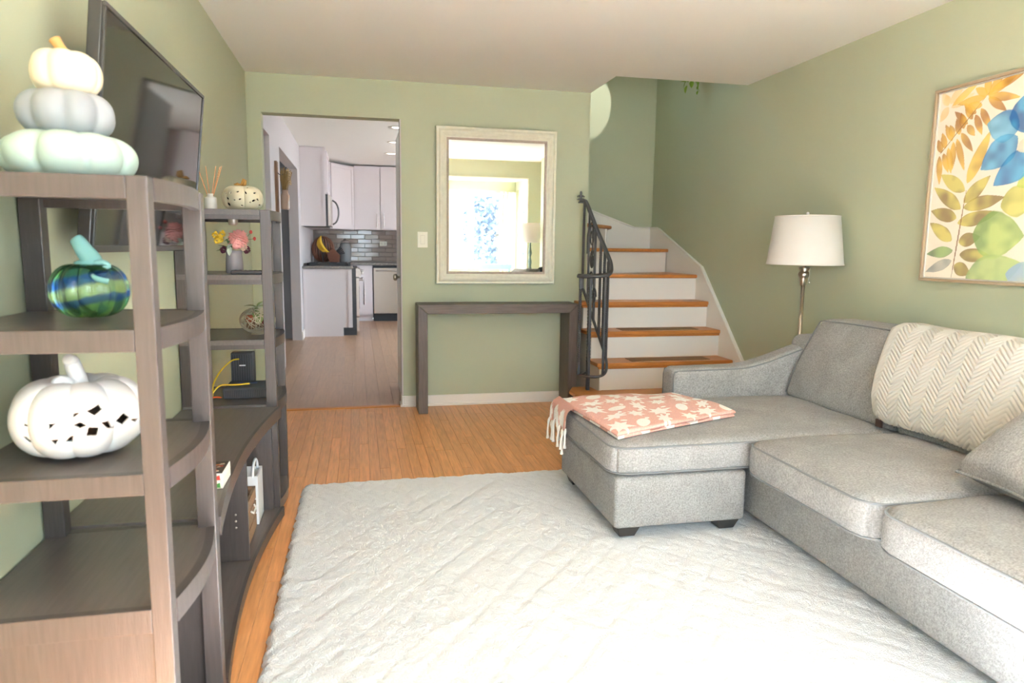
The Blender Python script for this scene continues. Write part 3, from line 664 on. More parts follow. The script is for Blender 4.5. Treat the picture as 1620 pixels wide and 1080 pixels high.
def leaf(p, d_, w, L, b=None, up=Vector((0, 0, 1))):
    b = b or B(); d_ = Vector(d_).normalized(); s = d_.cross(up).normalized(); nrm = s.cross(d_); p = Vector(p); n = 6; v = []; f = []
    for i in range(n+1):
        t_ = i/n; ww = w*math.sin(PI*min(t_*.95+.03, 1))**.8
        c = p+d_*L*t_-nrm*L*.25*t_*t_
        v += [c-s*ww+nrm*ww*.3, c, c+s*ww+nrm*ww*.3]
    for i in range(n):
        for k in range(2): f.append((i*3+k, i*3+k+1, i*3+k+4, i*3+k+3))
    return b.add(v, f)
for (p, d_, w, L, mm) in (((-.02, 0, .11), (-1, -.2, .6), .012, .05, LF), ((-.03, 0, .10), (-1, 0, .2), .013, .045, LF), ((-.01, -.01, .11), (-.2, -.3, 1), .012, .05, LF), ((-.012, -.03, .12), (.0, -.5, -.6), .011, .045, SG), ((0, -.03, .13), (-.3, -.6, -.2), .010, .04, SG), ((-.04, 0, .14), (.6, 0, .5), .01, .04, LF)):
    leaf(p, d_, w, L).obj('leaf', mm, t, local=True)
petalball((-.045, .0, .105), .012, 26, .008).obj('plum_bloom', PL, t, local=True)
petalball((.055, .0, .105), .013, 26, .008).obj('plum_bloom', PL, t, local=True)
petalball((.045, -.02, .118), .014, 26, .007).obj('cream_bloom', mat('cream_petals', (232, 210, 190), .8), t, local=True)
for (dx, dz) in ((.075, .185), (.09, .155)):
    B().tube([(.03, 0, .10), (.05, 0, .15), (dx, 0, dz)], .0012, 5).obj('stem', LF, t, local=True)
    B().lathe([(.001, -.009), (.007, -.003), (.006, .005), (.001, .009)], (dx, 0, dz), 8).obj('bud', RB, t, smooth=True, local=True)
rm = thing('remote_control', 'slim black remote control lying beside the flower vase', 'remote', (-.455, 3.19, ZF[1]))
B().rbox((0, 0, .009), (.085, .020, .009), .006, k=2, n=3).obj('remote_body', BLACK, rm, smooth=True, local=True)
for i in range(6): B().box(-.07+.02*i, -.062+.02*i, -.006, .006, .017, .0195).obj('button', BLACK2, rm, local=True)
pk = thing('puck_light', 'small silver puck light under top shelf of farther tower', 'light', (-.545, 3.32, ZF[0]-.023))
B().lathe([(.014, -.040), (.020, -.036), (.022, -.006), (.024, 0)], (0, 0, 0), 20).obj('puck_body', STEEL, pk, smooth=True, local=True)
# wire pumpkin
wpz = (-.463, 3.36, ZF[2])
t = thing('wire_pumpkin', 'openwork wire pumpkin with green fabric leaves', 'wire pumpkin', wpz)
WM = mat('champagne_wire', (206, 196, 174), .35, metal=.7)
rw = random.Random(4)
for k in range(34):
    ax = Vector((rw.gauss(0, 1), rw.gauss(0, 1), rw.gauss(0, .7))).normalized(); u = ax.orthogonal().normalized(); v_ = ax.cross(u)
    off = rw.uniform(-.3, .3); rr = math.sqrt(1-off*off)
    B().tube([tuple(((u*math.cos(a)+v_*math.sin(a))*rr+ax*off)[i]*(.078, .078, .060)[i]+(0, 0, .064)[i] for i in range(3)) for a in np.linspace(0, 2*PI, 28, endpoint=False)], .0016, 4, closed=True).obj('wire_hoop', WM, t, smooth=True, local=True)
for i, (c, r, rgb) in enumerate((((-.03, -.02, .075), .022, (176, 92, 62)), ((.03, .0, .05), .022, (120, 50, 44)), ((-.03, .01, .04), .022, (150, 120, 96)), ((.02, -.02, .085), .018, (140, 60, 50)), ((0, .02, .05), .024, (110, 76, 60)))):
    pumpkin((c[0], c[1], c[2]-r), r, r*1.8, 6, .1, nu=24, nv=12).obj('filler_ball', mat('filler_%d' % i, rgb, .6), t, smooth=True, local=True)
B().lathe([(.03, 0), (.028, .004), (.022, .006)], (0, 0, 0), 20).obj('wire_base', WM, t, local=True)
GL = mat('fabric_leaf', (128, 142, 92), .8)
for (p, d_, w, L) in (((0, -.02, .124), (.3, -.8, -.9), .026, .085), ((0, 0, .126), (-1, -.2, .35), .013, .055), ((0, 0, .126), (1, -.1, .3), .012, .06), ((0, 0, .126), (.5, -.3, .7), .012, .045)):
    leaf(p, d_, w, L).obj('leaf', GL, t, local=True)
# router + modem
rt = thing('router', 'flat black ribbed router on the media cabinet corner', 'router', (-.515, 3.37, ZF[3]))
B().prism([(-.10, 0), (.09, 0), (.09, .05), (-.10, .05)], 'y', -.09, .10).obj('router_body', BLACK2, rt, bevel=.01, seg=3, local=True)
for i in range(22): B().box(-.086+i*.0076, -.083+i*.0076, -.0935, -.088, .01, .042).obj('vent_rib', BLACK, rt, local=True)
B().box(-.05, .035, .015, .05, .05, .0508).obj('blue_label', mat('blue_label', (60, 84, 140), .4), rt, local=True)
for i in range(4): B().box(.088, .0905, -.05+.035*i, -.03+.035*i, .02, .035).obj('port', mat('port_grey', (150, 150, 150), .4), rt, local=True)
md = thing('modem', 'upright black modem box standing behind the router', 'modem', (-.553, 3.50, ZF[3]))
B().prism([(-.055, 0), (.05, 0), (.05, .185), (-.055, .185)], 'y', -.025, .03).obj('modem_body', BLACK2, md, bevel=.006, seg=2, local=True)
for i in range(9): B().box(-.048+i*.0108, -.044+i*.0108, -.0275, -.024, .02, .175).obj('vent_rib', BLACK, md, local=True)
B().box(-.016, .012, -.0285, -.0255, .120, .126).obj('maker_mark', WPL, md, local=True)
B().box(-.05, .045, -.03, .035, 0, .008).obj('modem_foot', BLACK, md, local=True)
YC = mat('yellow_cable', (214, 184, 50), .5); OC = mat('orange_cable', (220, 96, 50), .5)
tag(B().tube(smooth_path([(-.57, 3.47, .715-.02), (-.60, 3.44, .69), (-.64, 3.38, .65), (-.66, 3.32, .60), (-.655, 3.27, .562), (-.66, 3.24, .558)]), .004, 6).obj('network_cable', YC, smooth=True), 'yellow network cable arching from the modem to the shelf', 'cable')
tag(B().tube(smooth_path([(-.50, 3.30, .6065), (-.56, 3.28, .6065), (-.615, 3.272, .608), (-.64, 3.25, .59), (-.655, 3.23, .563), (-.66, 3.20, .558)]), .004, 6).obj('network_cable', YC, smooth=True), 'yellow network cable lying across the top of the router', 'cable')
tag(B().tube(smooth_path([(-.625, 3.30, .546), (-.645, 3.26, .556), (-.675, 3.23, .552), (-.69, 3.20, .546)]), .004, 6).obj('network_cable', OC, smooth=True), 'orange cable running down behind the router', 'cable')

# ================================================================== RUG
def rug():
    x0, x1, y0, y1 = -.30, 2.25, .50, 3.565; nx, ny = 330, 396
    u = np.linspace(0, 1, nx+1); v = np.linspace(0, 1, ny+1); U, V = np.meshgrid(u, v)
    X = x0+(x1-x0)*U; Y = y0+(y1-y0)*V
    a = (X+Y*.8)/.125+.25*np.sin(Y*3); b_ = (X-Y*.8)/.125+.2*np.sin(X*4)
    tri_ = lambda q: np.abs((q % 1)-.5)*2
    D = np.minimum(tri_(a), tri_(b_)); relief = .0040*np.clip(D*2.6, 0, 1)
    nz = rng.normal(0, 1, (ny+1, nx+1)); nz = (nz+np.roll(nz, 1, 0)+np.roll(nz, 1, 1)+np.roll(nz, (1, 1), (0, 1)))/4
    big = np.kron(rng.normal(0, 1, (ny//6+2, nx//6+2)), np.ones((6, 6)))[:ny+1, :nx+1]
    for _ in range(3): big = (big+np.roll(big, 2, 0)+np.roll(big, -2, 0)+np.roll(big, 2, 1)+np.roll(big, -2, 1))/5
    Z = .024+relief+.0018*nz+.0022*big
    e = np.minimum(np.minimum(X-x0, x1-X), np.minimum(Y-y0, y1-Y)); Z = Z*np.clip(e/.02, 0, 1)**.5
    # rounded corners and fuzzy border
    wob = .004*np.sin(Y*61)+.003*np.sin(Y*143); X = X+np.where(U < .02, wob, 0); Y = Y+np.where(V > .98, .003*np.sin(X*70), 0)
    cr_ = .045
    for sx, sy in ((0, 1), (0, 0)):
        cx = x0+cr_; cy = y1-cr_ if sy else y0+cr_
        mk = (X < cx) & ((Y > cy) if sy else (Y < cy)); dx, dy = X-cx, Y-cy; q = np.hypot(dx, dy); mxd = np.maximum(np.abs(dx), np.abs(dy)); s = np.where(q > 1e-6, mxd/np.maximum(q, 1e-6), 1)
        X = np.where(mk, cx+dx*s, X); Y = np.where(mk, cy+dy*s, Y)
    vs = np.stack([X, Y, Z+.001], -1).reshape(-1, 3); i = np.arange(nx); j = np.arange(ny); I, J = np.meshgrid(i, j); w = nx+1
    q = np.stack([J*w+I, J*w+I+1, (J+1)*w+I+1, (J+1)*w+I], -1).reshape(-1, 4)
    me = bpy.data.meshes.new('area_rug'); me.from_pydata(vs.tolist(), [], q.tolist()); me.materials.append(RUG)
    me.polygons.foreach_set('use_smooth', [True]*len(me.polygons))
    o = bpy.data.objects.new('area_rug', me); COL.objects.link(o); return tag(o, 'large fluffy white rug with a raised diamond pattern', 'rug')
rug()

# ================================================================== SOFA
sf = thing('sectional_sofa', 'grey chenille sectional sofa with a chaise along the right wall', 'sofa', (2.2, 2.2, .03))
SZ = .03
def part(b, name, m_=SOFA, smooth=True): return b.obj(name, m_, sf, smooth=smooth)
part(B().rbox((2.235, 2.20, .185), (.545, 1.34, .125), .025, k=3, n=6), 'base')
part(B().rbox((2.60, 2.20, .47), (.18, 1.34, .30), .06, k=4, n=6), 'back_frame')
part(B().rbox((1.315, 2.975, .192), (.300, .395, .112), .022, k=3, n=6), 'chaise_base')
# arms: profile swooping up towards the back
def arm(y0, y1):
    n = 24; v = []; f = []
    xs = [1.665+(2.70-1.665)*i/n for i in range(n+1)]
    def ztop(x):
        t_ = max(0, (x-2.02)/(2.62-2.02)); return .600+.012*(x-1.66)+.13*(t_*t_*(3-2*t_) if t_ < 1 else 1)
    cxa, hxa = (1.640+2.70)/2, (2.70-1.640)/2; hy_ = (y1-y0)/2; za, zb = .07, .600
    def fn(o, u):
        x = cxa+o[0]; k = (u[2]+1)/2
        return (o[0], o[1], o[2]+(ztop(x)-zb)*max(0, k)**2)
    part(B().rbox((cxa, (y0+y1)/2, (za+zb)/2), (hxa, hy_, (zb-za)/2), .04, fn, k=5, n=20), 'arm')
    for yy in (y0+.006, y1-.006):
        path = [(1.648, yy+(.008 if yy < (y0+y1)/2 else -.008), z_) for z_ in (.12, .3, .5, .555)]+[(1.653, yy+(.008 if yy < (y0+y1)/2 else -.008), .582)]+[(x, yy+(.006 if yy < (y0+y1)/2 else -.006), ztop(x)-.013) for x in xs[1:]]
        B().tube(path, .0045, 6).obj('arm_piping', PIPE, sf, smooth=True)
arm(3.385, 3.54); arm(.865, 1.02)
def piping(x0, x1, y0, y1, zf, name='cushion_piping', r=.0045, rc=.035):
    pts = []
    for cx, cy, a0 in ((x1-rc, y1-rc, 0), (x0+rc, y1-rc, PI/2), (x0+rc, y0+rc, PI), (x1-rc, y0+rc, 1.5*PI)):
        for a in np.linspace(a0, a0+PI/2, 6): pts.append((cx+rc*math.cos(a), cy+rc*math.sin(a)))
    full = []
    for i in range(len(pts)):
        a, b = pts[i], pts[(i+1) % len(pts)]; L = math.hypot(b[0]-a[0], b[1]-a[1]); k = max(1, int(L/.05))
        for q in range(k): full.append((a[0]+(b[0]-a[0])*q/k, a[1]+(b[1]-a[1])*q/k))
    B().tube([(p[0], p[1], zf(*p)) for p in full], r, 6, closed=True).obj(name, PIPE, sf, smooth=True)
def seat(x0, x1, y0, y1, z0, z1, name, crown=.022, seed=0):
    cx, cy, cz = (x0+x1)/2, (y0+y1)/2, (z0+z1)/2; hx, hy, hz = (x1-x0)/2, (y1-y0)/2, (z1-z0)/2
    rs = random.Random(seed); ph = [rs.uniform(0, 6) for _ in range(4)]
    def fn(o, u):
        b_ = (1-u[0]**2)*(1-u[1]**2)
        bul = .010*(1-u[2]**2)
        wv = .003*math.sin(o[0]*11+ph[0])*math.sin(o[1]*13+ph[1])
        nx = o[0]*(1+bul*.8); ny = o[1]*(1+bul*.4)
        nz = o[2]+(crown*max(b_, 0)**.6+wv if u[2] > .2 else 0)
        rc = .085
        dx, dy = abs(nx)-(hx-rc), abs(ny)-(hy-rc)
        if dx > 0 and dy > 0 and nx < 0:
            q = max(dx, dy)/math.hypot(dx, dy); nx = math.copysign(hx-rc+dx*q, nx); ny = math.copysign(hy-rc+dy*q, ny)
        return (nx, ny, nz)
    part(B().rbox((cx, cy, cz), (hx, hy, hz), .035, fn, k=4, n=14), name)
    piping(x0+.004, x1-.006, y0+.004, y1-.004, lambda x, y: z1-.012, rc=.083)
    piping(x0+.004, x1-.006, y0+.004, y1-.004, lambda x, y: z0+.014, rc=.083)
seat(.995, 2.40, 2.575, 3.38, .305, .440, 'chaise_cushion', .028, 1)
seat(1.575, 2.40, 1.815, 2.565, .300, .445, 'seat_cushion', .03, 2)
seat(1.575, 2.40, 1.035, 1.808, .300, .445, 'seat_cushion', .03, 3)
def backc(y0, y1, seed, zt=.868):
    hx, hy, hz = .105, (y1-y0)/2, (zt-.44)/2
    rs = random.Random(seed); ph = [rs.uniform(0, 6) for _ in range(5)]
    def fn(o, u):
        zz_ = (u[2]+1)/2
        bulge = .03*(1-u[1]**2)*(1-u[2]**2) if u[0] < 0 else 0
        wr = .004*math.sin(o[1]*26+ph[0]+3*u[2])*(1-zz_)+.003*math.sin(o[1]*9+ph[1])*math.sin(o[2]*14+ph[2])
        x = o[0]-bulge+(wr if u[0] < 0 else 0)+.20*zz_-.015*math.sin(PI*zz_)
        y = o[1]*(1-.03*zz_)
        return (x, y, o[2]+.008*(1-u[1]**2)*(u[2] > .5))
    part(B().rbox((2.400, (y0+y1)/2, .44+hz), (hx, hy, hz), .035, fn, k=4, n=14), 'back_cushion')
    pts = [(-.10, -hy+.008, -hz+.03)]; loop = []
    for (a, b_) in [(-1, s) for s in np.linspace(-.9, .93, 14)]+[(q, .955) for q in np.linspace(-.93, .93, 16)]+[(1, s) for s in np.linspace(.93, -.9, 14)]:
        yy = a*hy*.985 if abs(a) == 1 else a*hy*.985; z_ = b_*hz; o = (-hx+.008, yy, z_); u = (-.93, max(-1, min(1, yy/hy)), b_); q = fn(o, u)
        loop.append((2.400+q[0]-.002, (y0+y1)/2+q[1], .44+hz+q[2]))
    B().tube(loop, .0042, 6).obj('cushion_piping', PIPE, sf, smooth=True)
backc(2.555, 3.375, 1); backc(1.795, 2.55, 2); backc(1.03, 1.79, 3)
FT = .036
def foot(x, y):
    b = B(); a, c = .034, .052
    b.add([(x-a, y-a, FT), (x+a, y-a, FT), (x+a, y+a, FT), (x-a, y+a, FT), (x-c, y-c, .085), (x+c, y-c, .085), (x+c, y+c, .085), (x-c, y+c, .085)], [(3, 2, 1, 0), (4, 5, 6, 7), (0, 1, 5, 4), (1, 2, 6, 5), (2, 3, 7, 6), (3, 0, 4, 7)])
    b.obj('foot', FOOT, sf, bevel=.003)
for x, y in ((1.085, 2.645), (1.545, 2.645), (1.085, 3.30)): foot(x, y)
foot(2.70, 1.0); foot(2.70, 3.4); foot(1.80, 1.0); foot(1.80, 3.45)

# herringbone throw over the back cushions
def throw():
    nu, nv = 420, 300
    ya, yb_ = 2.80, 1.55
    # centre-line profile: from seat front of cushion up over the top and down behind
    prof = [(2.288, .475), (2.262, .52), (2.268, .60), (2.312, .70), (2.368, .79), (2.408, .850), (2.44, .885), (2.50, .897), (2.60, .890), (2.70, .872), (2.765, .83), (2.785, .76)]
    P = np.array(prof); d_ = np.r_[0, np.cumsum(np.hypot(*np.diff(P, axis=0).T))]; Lt = d_[-1]
    q = np.linspace(0, Lt, nv+1); px_ = np.interp(q, d_, P[:, 0]); pz_ = np.interp(q, d_, P[:, 1])
    for _ in range(12):
        px_[1:-1] = (px_[:-2]+px_[1:-1]*2+px_[2:])/4; pz_[1:-1] = (pz_[:-2]+pz_[1:-1]*2+pz_[2:])/4
    tx, tz = np.gradient(px_), np.gradient(pz_); n_ = np.hypot(tx, tz); nx_, nz_ = -tz/n_, tx/n_
    V = []; 
    U_ = np.linspace(0, 1, nu+1)
    uu, vv = np.meshgrid(U_, np.linspace(0, 1, nv+1))
    s = vv*Lt; w = uu*(ya-yb_)
    Y = ya-w-.16*(1-np.clip(vv*1.6, 0, 1))*(1-uu)   # left edge slants inward at the bottom
    lift = .030*np.sin(PI*np.clip(uu*1.15, 0, 1))*(vv < 10)   # hem rises to the right
    start = .01+.035*uu+.012*np.sin(uu*7)+.05*np.exp(-uu/.03)
    s2 = start+(Lt-start)*vv
    X = np.interp(s2, q, px_); Z = np.interp(s2, q, pz_); NX = np.interp(s2, q, nx_); NZ = np.interp(s2, q, nz_)
    cw = .135; tri_ = np.abs(((w/cw) % 1)-.5)*2*cw*.40
    ph = (s2+tri_)/.021; rel = np.abs(((ph) % 1)-.5)*2
    hem = np.clip(w/.05, 0, 1)
    amp = .0055*np.where(w < .05, .4, 1)
    disp = .006+amp*np.minimum(rel*1.8, 1)+.006*np.sin(uu*14+vv*3)*.6+.004*np.sin(vv*11+uu*5)
    edge = np.clip(np.minimum(w, .02)/.02, 0, 1); disp = disp*(.35+.65*edge)
    X = X+NX*disp; Z = Z+NZ*disp
    vs = np.stack([X, Y, Z], -1).reshape(-1, 3); I, J = np.meshgrid(np.arange(nu), np.arange(nv)); ww = nu+1
    f = np.stack([J*ww+I, J*ww+I+1, (J+1)*ww+I+1, (J+1)*ww+I], -1).reshape(-1, 4)
    me = bpy.data.meshes.new('throw'); me.from_pydata(vs.tolist(), [], f.tolist()); me.materials.append(THROW)
    me.polygons.foreach_set('use_smooth', [True]*len(me.polygons))
    t = thing('throw_blanket', 'cream herringbone knit throw draped over the sofa back', 'throw', (2.45, 2.2, .48))
    o = bpy.data.objects.new('knit', me); COL.objects.link(o); o.parent = t; o.location = (-2.45, -2.2, -.48)
    so_ = o.modifiers.new('thick', 'SOLIDIFY'); so_.thickness = .004; so_.offset = -1
    B().rbox((2.262, 2.595, .478), (.004, .020, .018), .003, k=2, n=2).obj('care_tag', mat('brown_leather_tag', (70, 46, 40), .6), t)
throw()

# throw pillow
def pillow():
    t = thing('throw_pillow', 'grey throw pillow slumped on the near seat cushion', 'pillow', (2.13, 1.70, .50))
    n = 40; hw = .235; v = []; f = []
    def fn(side):
        def g(u, w):
            a, b = 2*u-1, 2*w-1
            th = .10*((1-abs(a)**3)*(1-abs(b)**3))**.42
            pin = 1-.06*(1-abs(a)**2)*(abs(b)**3)-.06*(1-abs(b)**2)*(abs(a)**3)
            cr_ = .010*math.sin(9*a+4*b)*(abs(a*b))
            x = a*hw*(1-.07*(1-b*b)*abs(a)**3); y = b*hw*(1-.07*(1-a*a)*abs(b)**3)
            return (x, y, side*(th+cr_*.6))
        return g
    b = B().grid(n, n, fn(1)); k = len(b.v); c = B().grid(n, n, fn(-1)); b.add(c.v, [q[::-1] for q in c.f])
    o = b.obj('pillow_body', SOFA, t, smooth=True, local=True)
    e = []
    for i in range(40): e.append(fn(0)(i/40, 0))
    for i in range(40): e.append(fn(0)(1, i/40))
    for i in range(40): e.append(fn(0)(1-i/40, 1))
    for i in range(40): e.append(fn(0)(0, 1-i/40))
    B().tube(e, .006, 6, closed=True).obj('pillow_piping', SOFA, t, smooth=True, local=True)
    return t
pl_ = pillow()
A_ = Vector((1.99, 1.86, .478)); e1 = Vector((-.18, -.98, 0)).normalized(); e2 = Vector((.80, .06, .60)); e2 = (e2-e1*e2.dot(e1)).normalized(); e3 = e2.cross(e1)
if e3.z < 0: e3 = -e3
c_ = A_+.225*e1+.225*e2+e3*.045
mm_ = Matrix.Identity(3)
ax_ = (e2, e1, e2.cross(e1))
for i in range(3):
    for k in range(3): mm_[i][k] = ax_[k][i]
pl_.location = c_; pl_.rotation_euler = mm_.to_euler()

# ------------------------------------------------------------------ pink leaf blanket
def maple(cx, cy, s, a):
    pts = []
    for k in range(14):
        r = s*(1.0 if k % 2 == 0 else .55); 
        if k == 0: r = s*1.3
        q = a+k*2*PI/14; pts.append((cx+r*math.cos(q), cy+r*math.sin(q)))
    return pts
def oval(cx, cy, s, a, asp=.5):
    return [(cx+s*math.cos(q)*math.cos(a)-s*asp*math.sin(q)*math.sin(a), cy+s*math.cos(q)*math.sin(a)+s*asp*math.sin(q)*math.cos(a)) for q in np.linspace(0, 2*PI, 18, endpoint=False)]
def lobed(cx, cy, s, a):
    pts = []
    for q in np.linspace(0, 2*PI, 40, endpoint=False):
        r = s*(.8+.25*math.cos(7*q)); x = r*math.cos(q); y = r*.45*math.sin(q)
        pts.append((cx+x*math.cos(a)-y*math.sin(a), cy+x*math.sin(a)+y*math.cos(a)))
    return pts
def blanket():
    t = thing('folded_blanket', 'pink fringed blanket with white leaf pattern folded on the chaise', 'blanket', (1.32, 3.05, .47))
    # quad corners on the seat (near-left, near-right, far-right, far-left)
    C0, C1, C2, C3 = np.array((1.035, 2.635)), np.array((1.700, 2.845)), np.array((1.625, 3.365)), np.array((.985, 3.372))
    nu, nv = 320, 240
    def surf(U, V):
        P = (C0[None, None]*((1-U)*(1-V))[..., None]+C1*(U*(1-V))[..., None]+C2*(U*V)[..., None]+C3*((1-U)*V)[..., None]); return P[..., 0], P[..., 1]
    U, V = np.meshgrid(np.linspace(0, 1, nu+1), np.linspace(0, 1, nv+1))
    def layer(z0, th, name, shrink, seed):
        u = .5+(U-.5)*shrink; X, Y = surf(u, V*.985 if seed else V)
        e = np.minimum(np.minimum(U, 1-U)*.65, np.minimum(V, 1-V)*.6)
        prof = np.sqrt(np.clip(1-(1-np.clip(e/.012, 0, 1))**2, 0, 1))
        r_ = np.random.default_rng(seed+2)
        fold = .0035*np.sin(U*7+V*5+seed)+.0025*np.sin(U*17-V*9)+.004*np.exp(-((U-.42)**2+(V-.08)**2)/.004)
        def crown(X, Y): 
            a = (X-1.697)/.70; b = (Y-2.977)/.40; return .028*np.clip((1-a*a)*(1-b*b), 0, 1)**.6
        Zb = .440+crown(X, Y)+z0
        Zt = Zb+th/2+(th/2+fold)*prof; Zl = Zb+th/2-th/2*prof
        # colour
        sx = U*.68; sy = V*.56
        rl_ = random.Random(11+seed); white = np.zeros(U.shape, bool)
        if seed == 0:
            k = 0
            for j in range(5):
                for i in range(6):
                    cx = .05+.125*i+(.05 if j % 2 else 0)+rl_.uniform(-.012, .012); cy = .05+.115*j+rl_.uniform(-.012, .012); a = rl_.uniform(0, 6.3); k += 1
                    kind = (i+2*j) % 4
                    pl = [maple(cx, cy, .060, a), oval(cx, cy, .054, a*.2, .55), lobed(cx, cy, .074, a*.3), maple(cx, cy, .046, a)][kind]
                    white |= inpoly(sx, sy, pl)
                    if kind in (1, 2):
                        st_ = [(cx+.04*math.cos(a*.2), cy+.04*math.sin(a*.2)-.003), (cx+.07*math.cos(a*.2), cy+.07*math.sin(a*.2)), (cx+.04*math.cos(a*.2), cy+.04*math.sin(a*.2)+.003)]
                        white |= inpoly(sx, sy, st_)
                    white |= inpoly(sx, sy, oval(cx+.052, cy+.045, .016, a, .6))
        else:
            white = ((np.sin(U*31+seed)+np.sin(V*23)) > .6)
        nz = r_.random(U.shape)
        pk = np.array(srgb(208, 160, 148)); wh = np.array(srgb(240, 236, 230))
        Cc = np.where(white[..., None], wh, pk*(1+.25*(nz[..., None] > .8)))
        top = np.stack([X, Y, Zt], -1).reshape(-1, 3); low = np.stack([X, Y, Zl], -1).reshape(-1, 3); w = nu+1
        I, J = np.meshgrid(np.arange(nu), np.arange(nv)); f = np.stack([J*w+I, J*w+I+1, (J+1)*w+I+1, (J+1)*w+I], -1).reshape(-1, 4)
        vs = np.concatenate([top, low]); fs = np.concatenate([f, f[:, ::-1]+len(top)])
        me = bpy.data.meshes.new(name); me.from_pydata(vs.tolist(), [], fs.tolist()); me.materials.append(PINK)
        ca = me.color_attributes.new('Col', 'FLOAT_COLOR', 'POINT'); cc = np.ones((len(vs), 4)); cc[:len(top), :3] = Cc.reshape(-1, 3); cc[len(top):, :3] = Cc.reshape(-1, 3)
        ca.data.foreach_set('color', cc.ravel())
        me.polygons.foreach_set('use_smooth', [True]*len(me.polygons))
        o = bpy.data.objects.new(name, me); COL.objects.link(o); o.parent = t; o.location = (-1.32, -3.05, -.47)
    layer(.003, .014, 'lower_fold', .985, 1)
    layer(.017, .018, 'upper_fold', 1.0, 0)
    # end flap with fringe hanging over the far-left edge
    r_ = random.Random(3)
    fl = B()
    def flap(u, v):
        y = 3.10+.27*u; z = .475-.10*v-.02*math.sin(u*9)*v; x = .985-.010-.02*math.sin(PI*min(v*2, 1)/2)-.006*math.sin(u*20)*v
        if v == 0: x = 1.0; z = .482
        return (x, y, z)
    fl.grid(24, 8, flap).obj('hanging_flap', PINK, t, smooth=True)
    fme = bpy.data.objects[[c.name for c in t.children if c.name.startswith('hanging_flap')][0]].data
    ca = fme.color_attributes.new('Col', 'FLOAT_COLOR', 'POINT')
    for i, v_ in enumerate(fme.vertices): ca.data[i].color = (*(srgb(240, 236, 230) if (math.sin(v_.co.y*60)+math.sin(v_.co.z*50)) > .3 else srgb(212, 158, 144)), 1)
    for k in range(13):
        u = k/12; x, y, z = flap(u, 1); L = .085+.03*r_.random(); dx = r_.uniform(-.012, .004)
        B().tube(smooth_path([(x, y, z+.005), (x-.004, y+r_.uniform(-.004, .004), z-.02), (x+dx, y+r_.uniform(-.008, .008), z-L*.6), (x+dx, y+r_.uniform(-.01, .01), z-L)], 4), [.004]*2+[.007]*3+[.005]*4+[.006]*2+[.009]*2, 6).obj('tassel', FRINGE, t, smooth=True)
blanket()

# ================================================================== BACK WALL: console, mirror, switch
cn = thing('console_table', 'narrow weathered grey-brown waterfall console table under the mirror', 'console table', (1.03, 5.2, 0))
cx0, cx1, cy0, cy1, cz = .415, 1.64, 5.065, 5.312, .818; tk = .070
B().prism([(cx0, cz), (cx1, cz), (cx1-tk, cz-tk), (cx0+tk, cz-tk)], 'y', cy0, cy1).obj('top', CONS, cn, bevel=.003)
CONSV = mat('weathered_wood_upright', (96, 85, 80), .5, var=.18, vscale=10, stretch=(8, 8, .7), bump=.12, bscale=50, bstretch=(8, 8, .6))
e_ = .0012
B().prism([(cx0, 0), (cx0+tk, 0), (cx0+tk, cz-tk-e_*1.5), (cx0, cz-e_*1.5)], 'y', cy0, cy1).obj('leg', CONSV, cn, bevel=.003)
B().prism([(cx1-tk, 0), (cx1, 0), (cx1, cz-e_*1.5), (cx1-tk, cz-tk-e_*1.5)], 'y', cy0, cy1).obj('leg', CONSV, cn, bevel=.003)
# mirror leaning very slightly forward
mr = thing('wall_mirror', 'rectangular wall mirror in a cream moulded frame', 'mirror', (1.043, 5.327, .957))
mr.rotation_euler = (math.radians(.62), 0, 0)
mw, mh = .467, 1.173
def framepoly(prof, x0, x1, z0, z1, name, m_):
    """prof: list of (inset, depth towards viewer)"""
    b = B(); n = len(prof); v = []
    for ins, dp in prof:
        v += [(x0+ins, -dp, z0+ins), (x1-ins, -dp, z0+ins), (x1-ins, -dp, z1-ins), (x0+ins, -dp, z1-ins)]
    f = [(i*4+j, i*4+(j+1) % 4, (i+1)*4+(j+1) % 4, (i+1)*4+j) for i in range(n-1) for j in range(4)]
    b.add(v, f).obj(name, m_, mr, local=True)
framepoly([(0, 0), (0, .022), (.005, .028), (.012, .028), (.016, .024), (.020, .026), (.032, .036), (.046, .038), (.052, .034), (.056, .035), (.064, .030), (.072, .024), (.078, .023)], -mw, mw, 0, mh, 'frame', FRAME)
framepoly([(.078, .023), (.080, .026), (.090, .022), (.096, .014)], -mw, mw, 0, mh, 'inner_liner', LINER)
g0 = .096; bv = .024
b = B(); x0, x1, z0, z1 = -mw+g0, mw-g0, g0, mh-g0
b.add([(x0+bv, -.013, z0+bv), (x1-bv, -.013, z0+bv), (x1-bv, -.013, z1-bv), (x0+bv, -.013, z1-bv), (x0, -.0126, z0), (x1, -.0126, z0), (x1, -.0126, z1), (x0, -.0126, z1)], [(0, 1, 2, 3), (4, 5, 1, 0), (5, 6, 2, 1), (6, 7, 3, 2), (7, 4, 0, 3)])
b.obj('mirror_glass', MIR, mr, local=True)
B().box(-mw+.01, mw-.01, -.010, 0, .01, mh-.01).obj('backing', BLACK, mr, local=True)
sw = thing('light_switch', 'white rocker light switch beside the kitchen doorway', 'switch', (.475, YB, 1.291))
PLT = mat('switch_plate', (232, 230, 216), .4)
B().box(-.0385, .0385, -.006, 0, -.060, .060).obj('plate', PLT, sw, bevel=.003, local=True)
B().box(-.017, .017, -.008, -.005, -.034, .034).obj('rocker_frame', mat('switch_frame', (212, 210, 198), .4), sw, local=True)
B().prism([(-.014, -.030), (.014, -.030), (.014, .0), (-.014, .0)], 'y', -.0095, -.007).prism([(-.014, .0), (.014, .0), (.014, .030), (-.014, .030)], 'y', -.012, -.007).obj('rocker', PLT, sw, local=True)

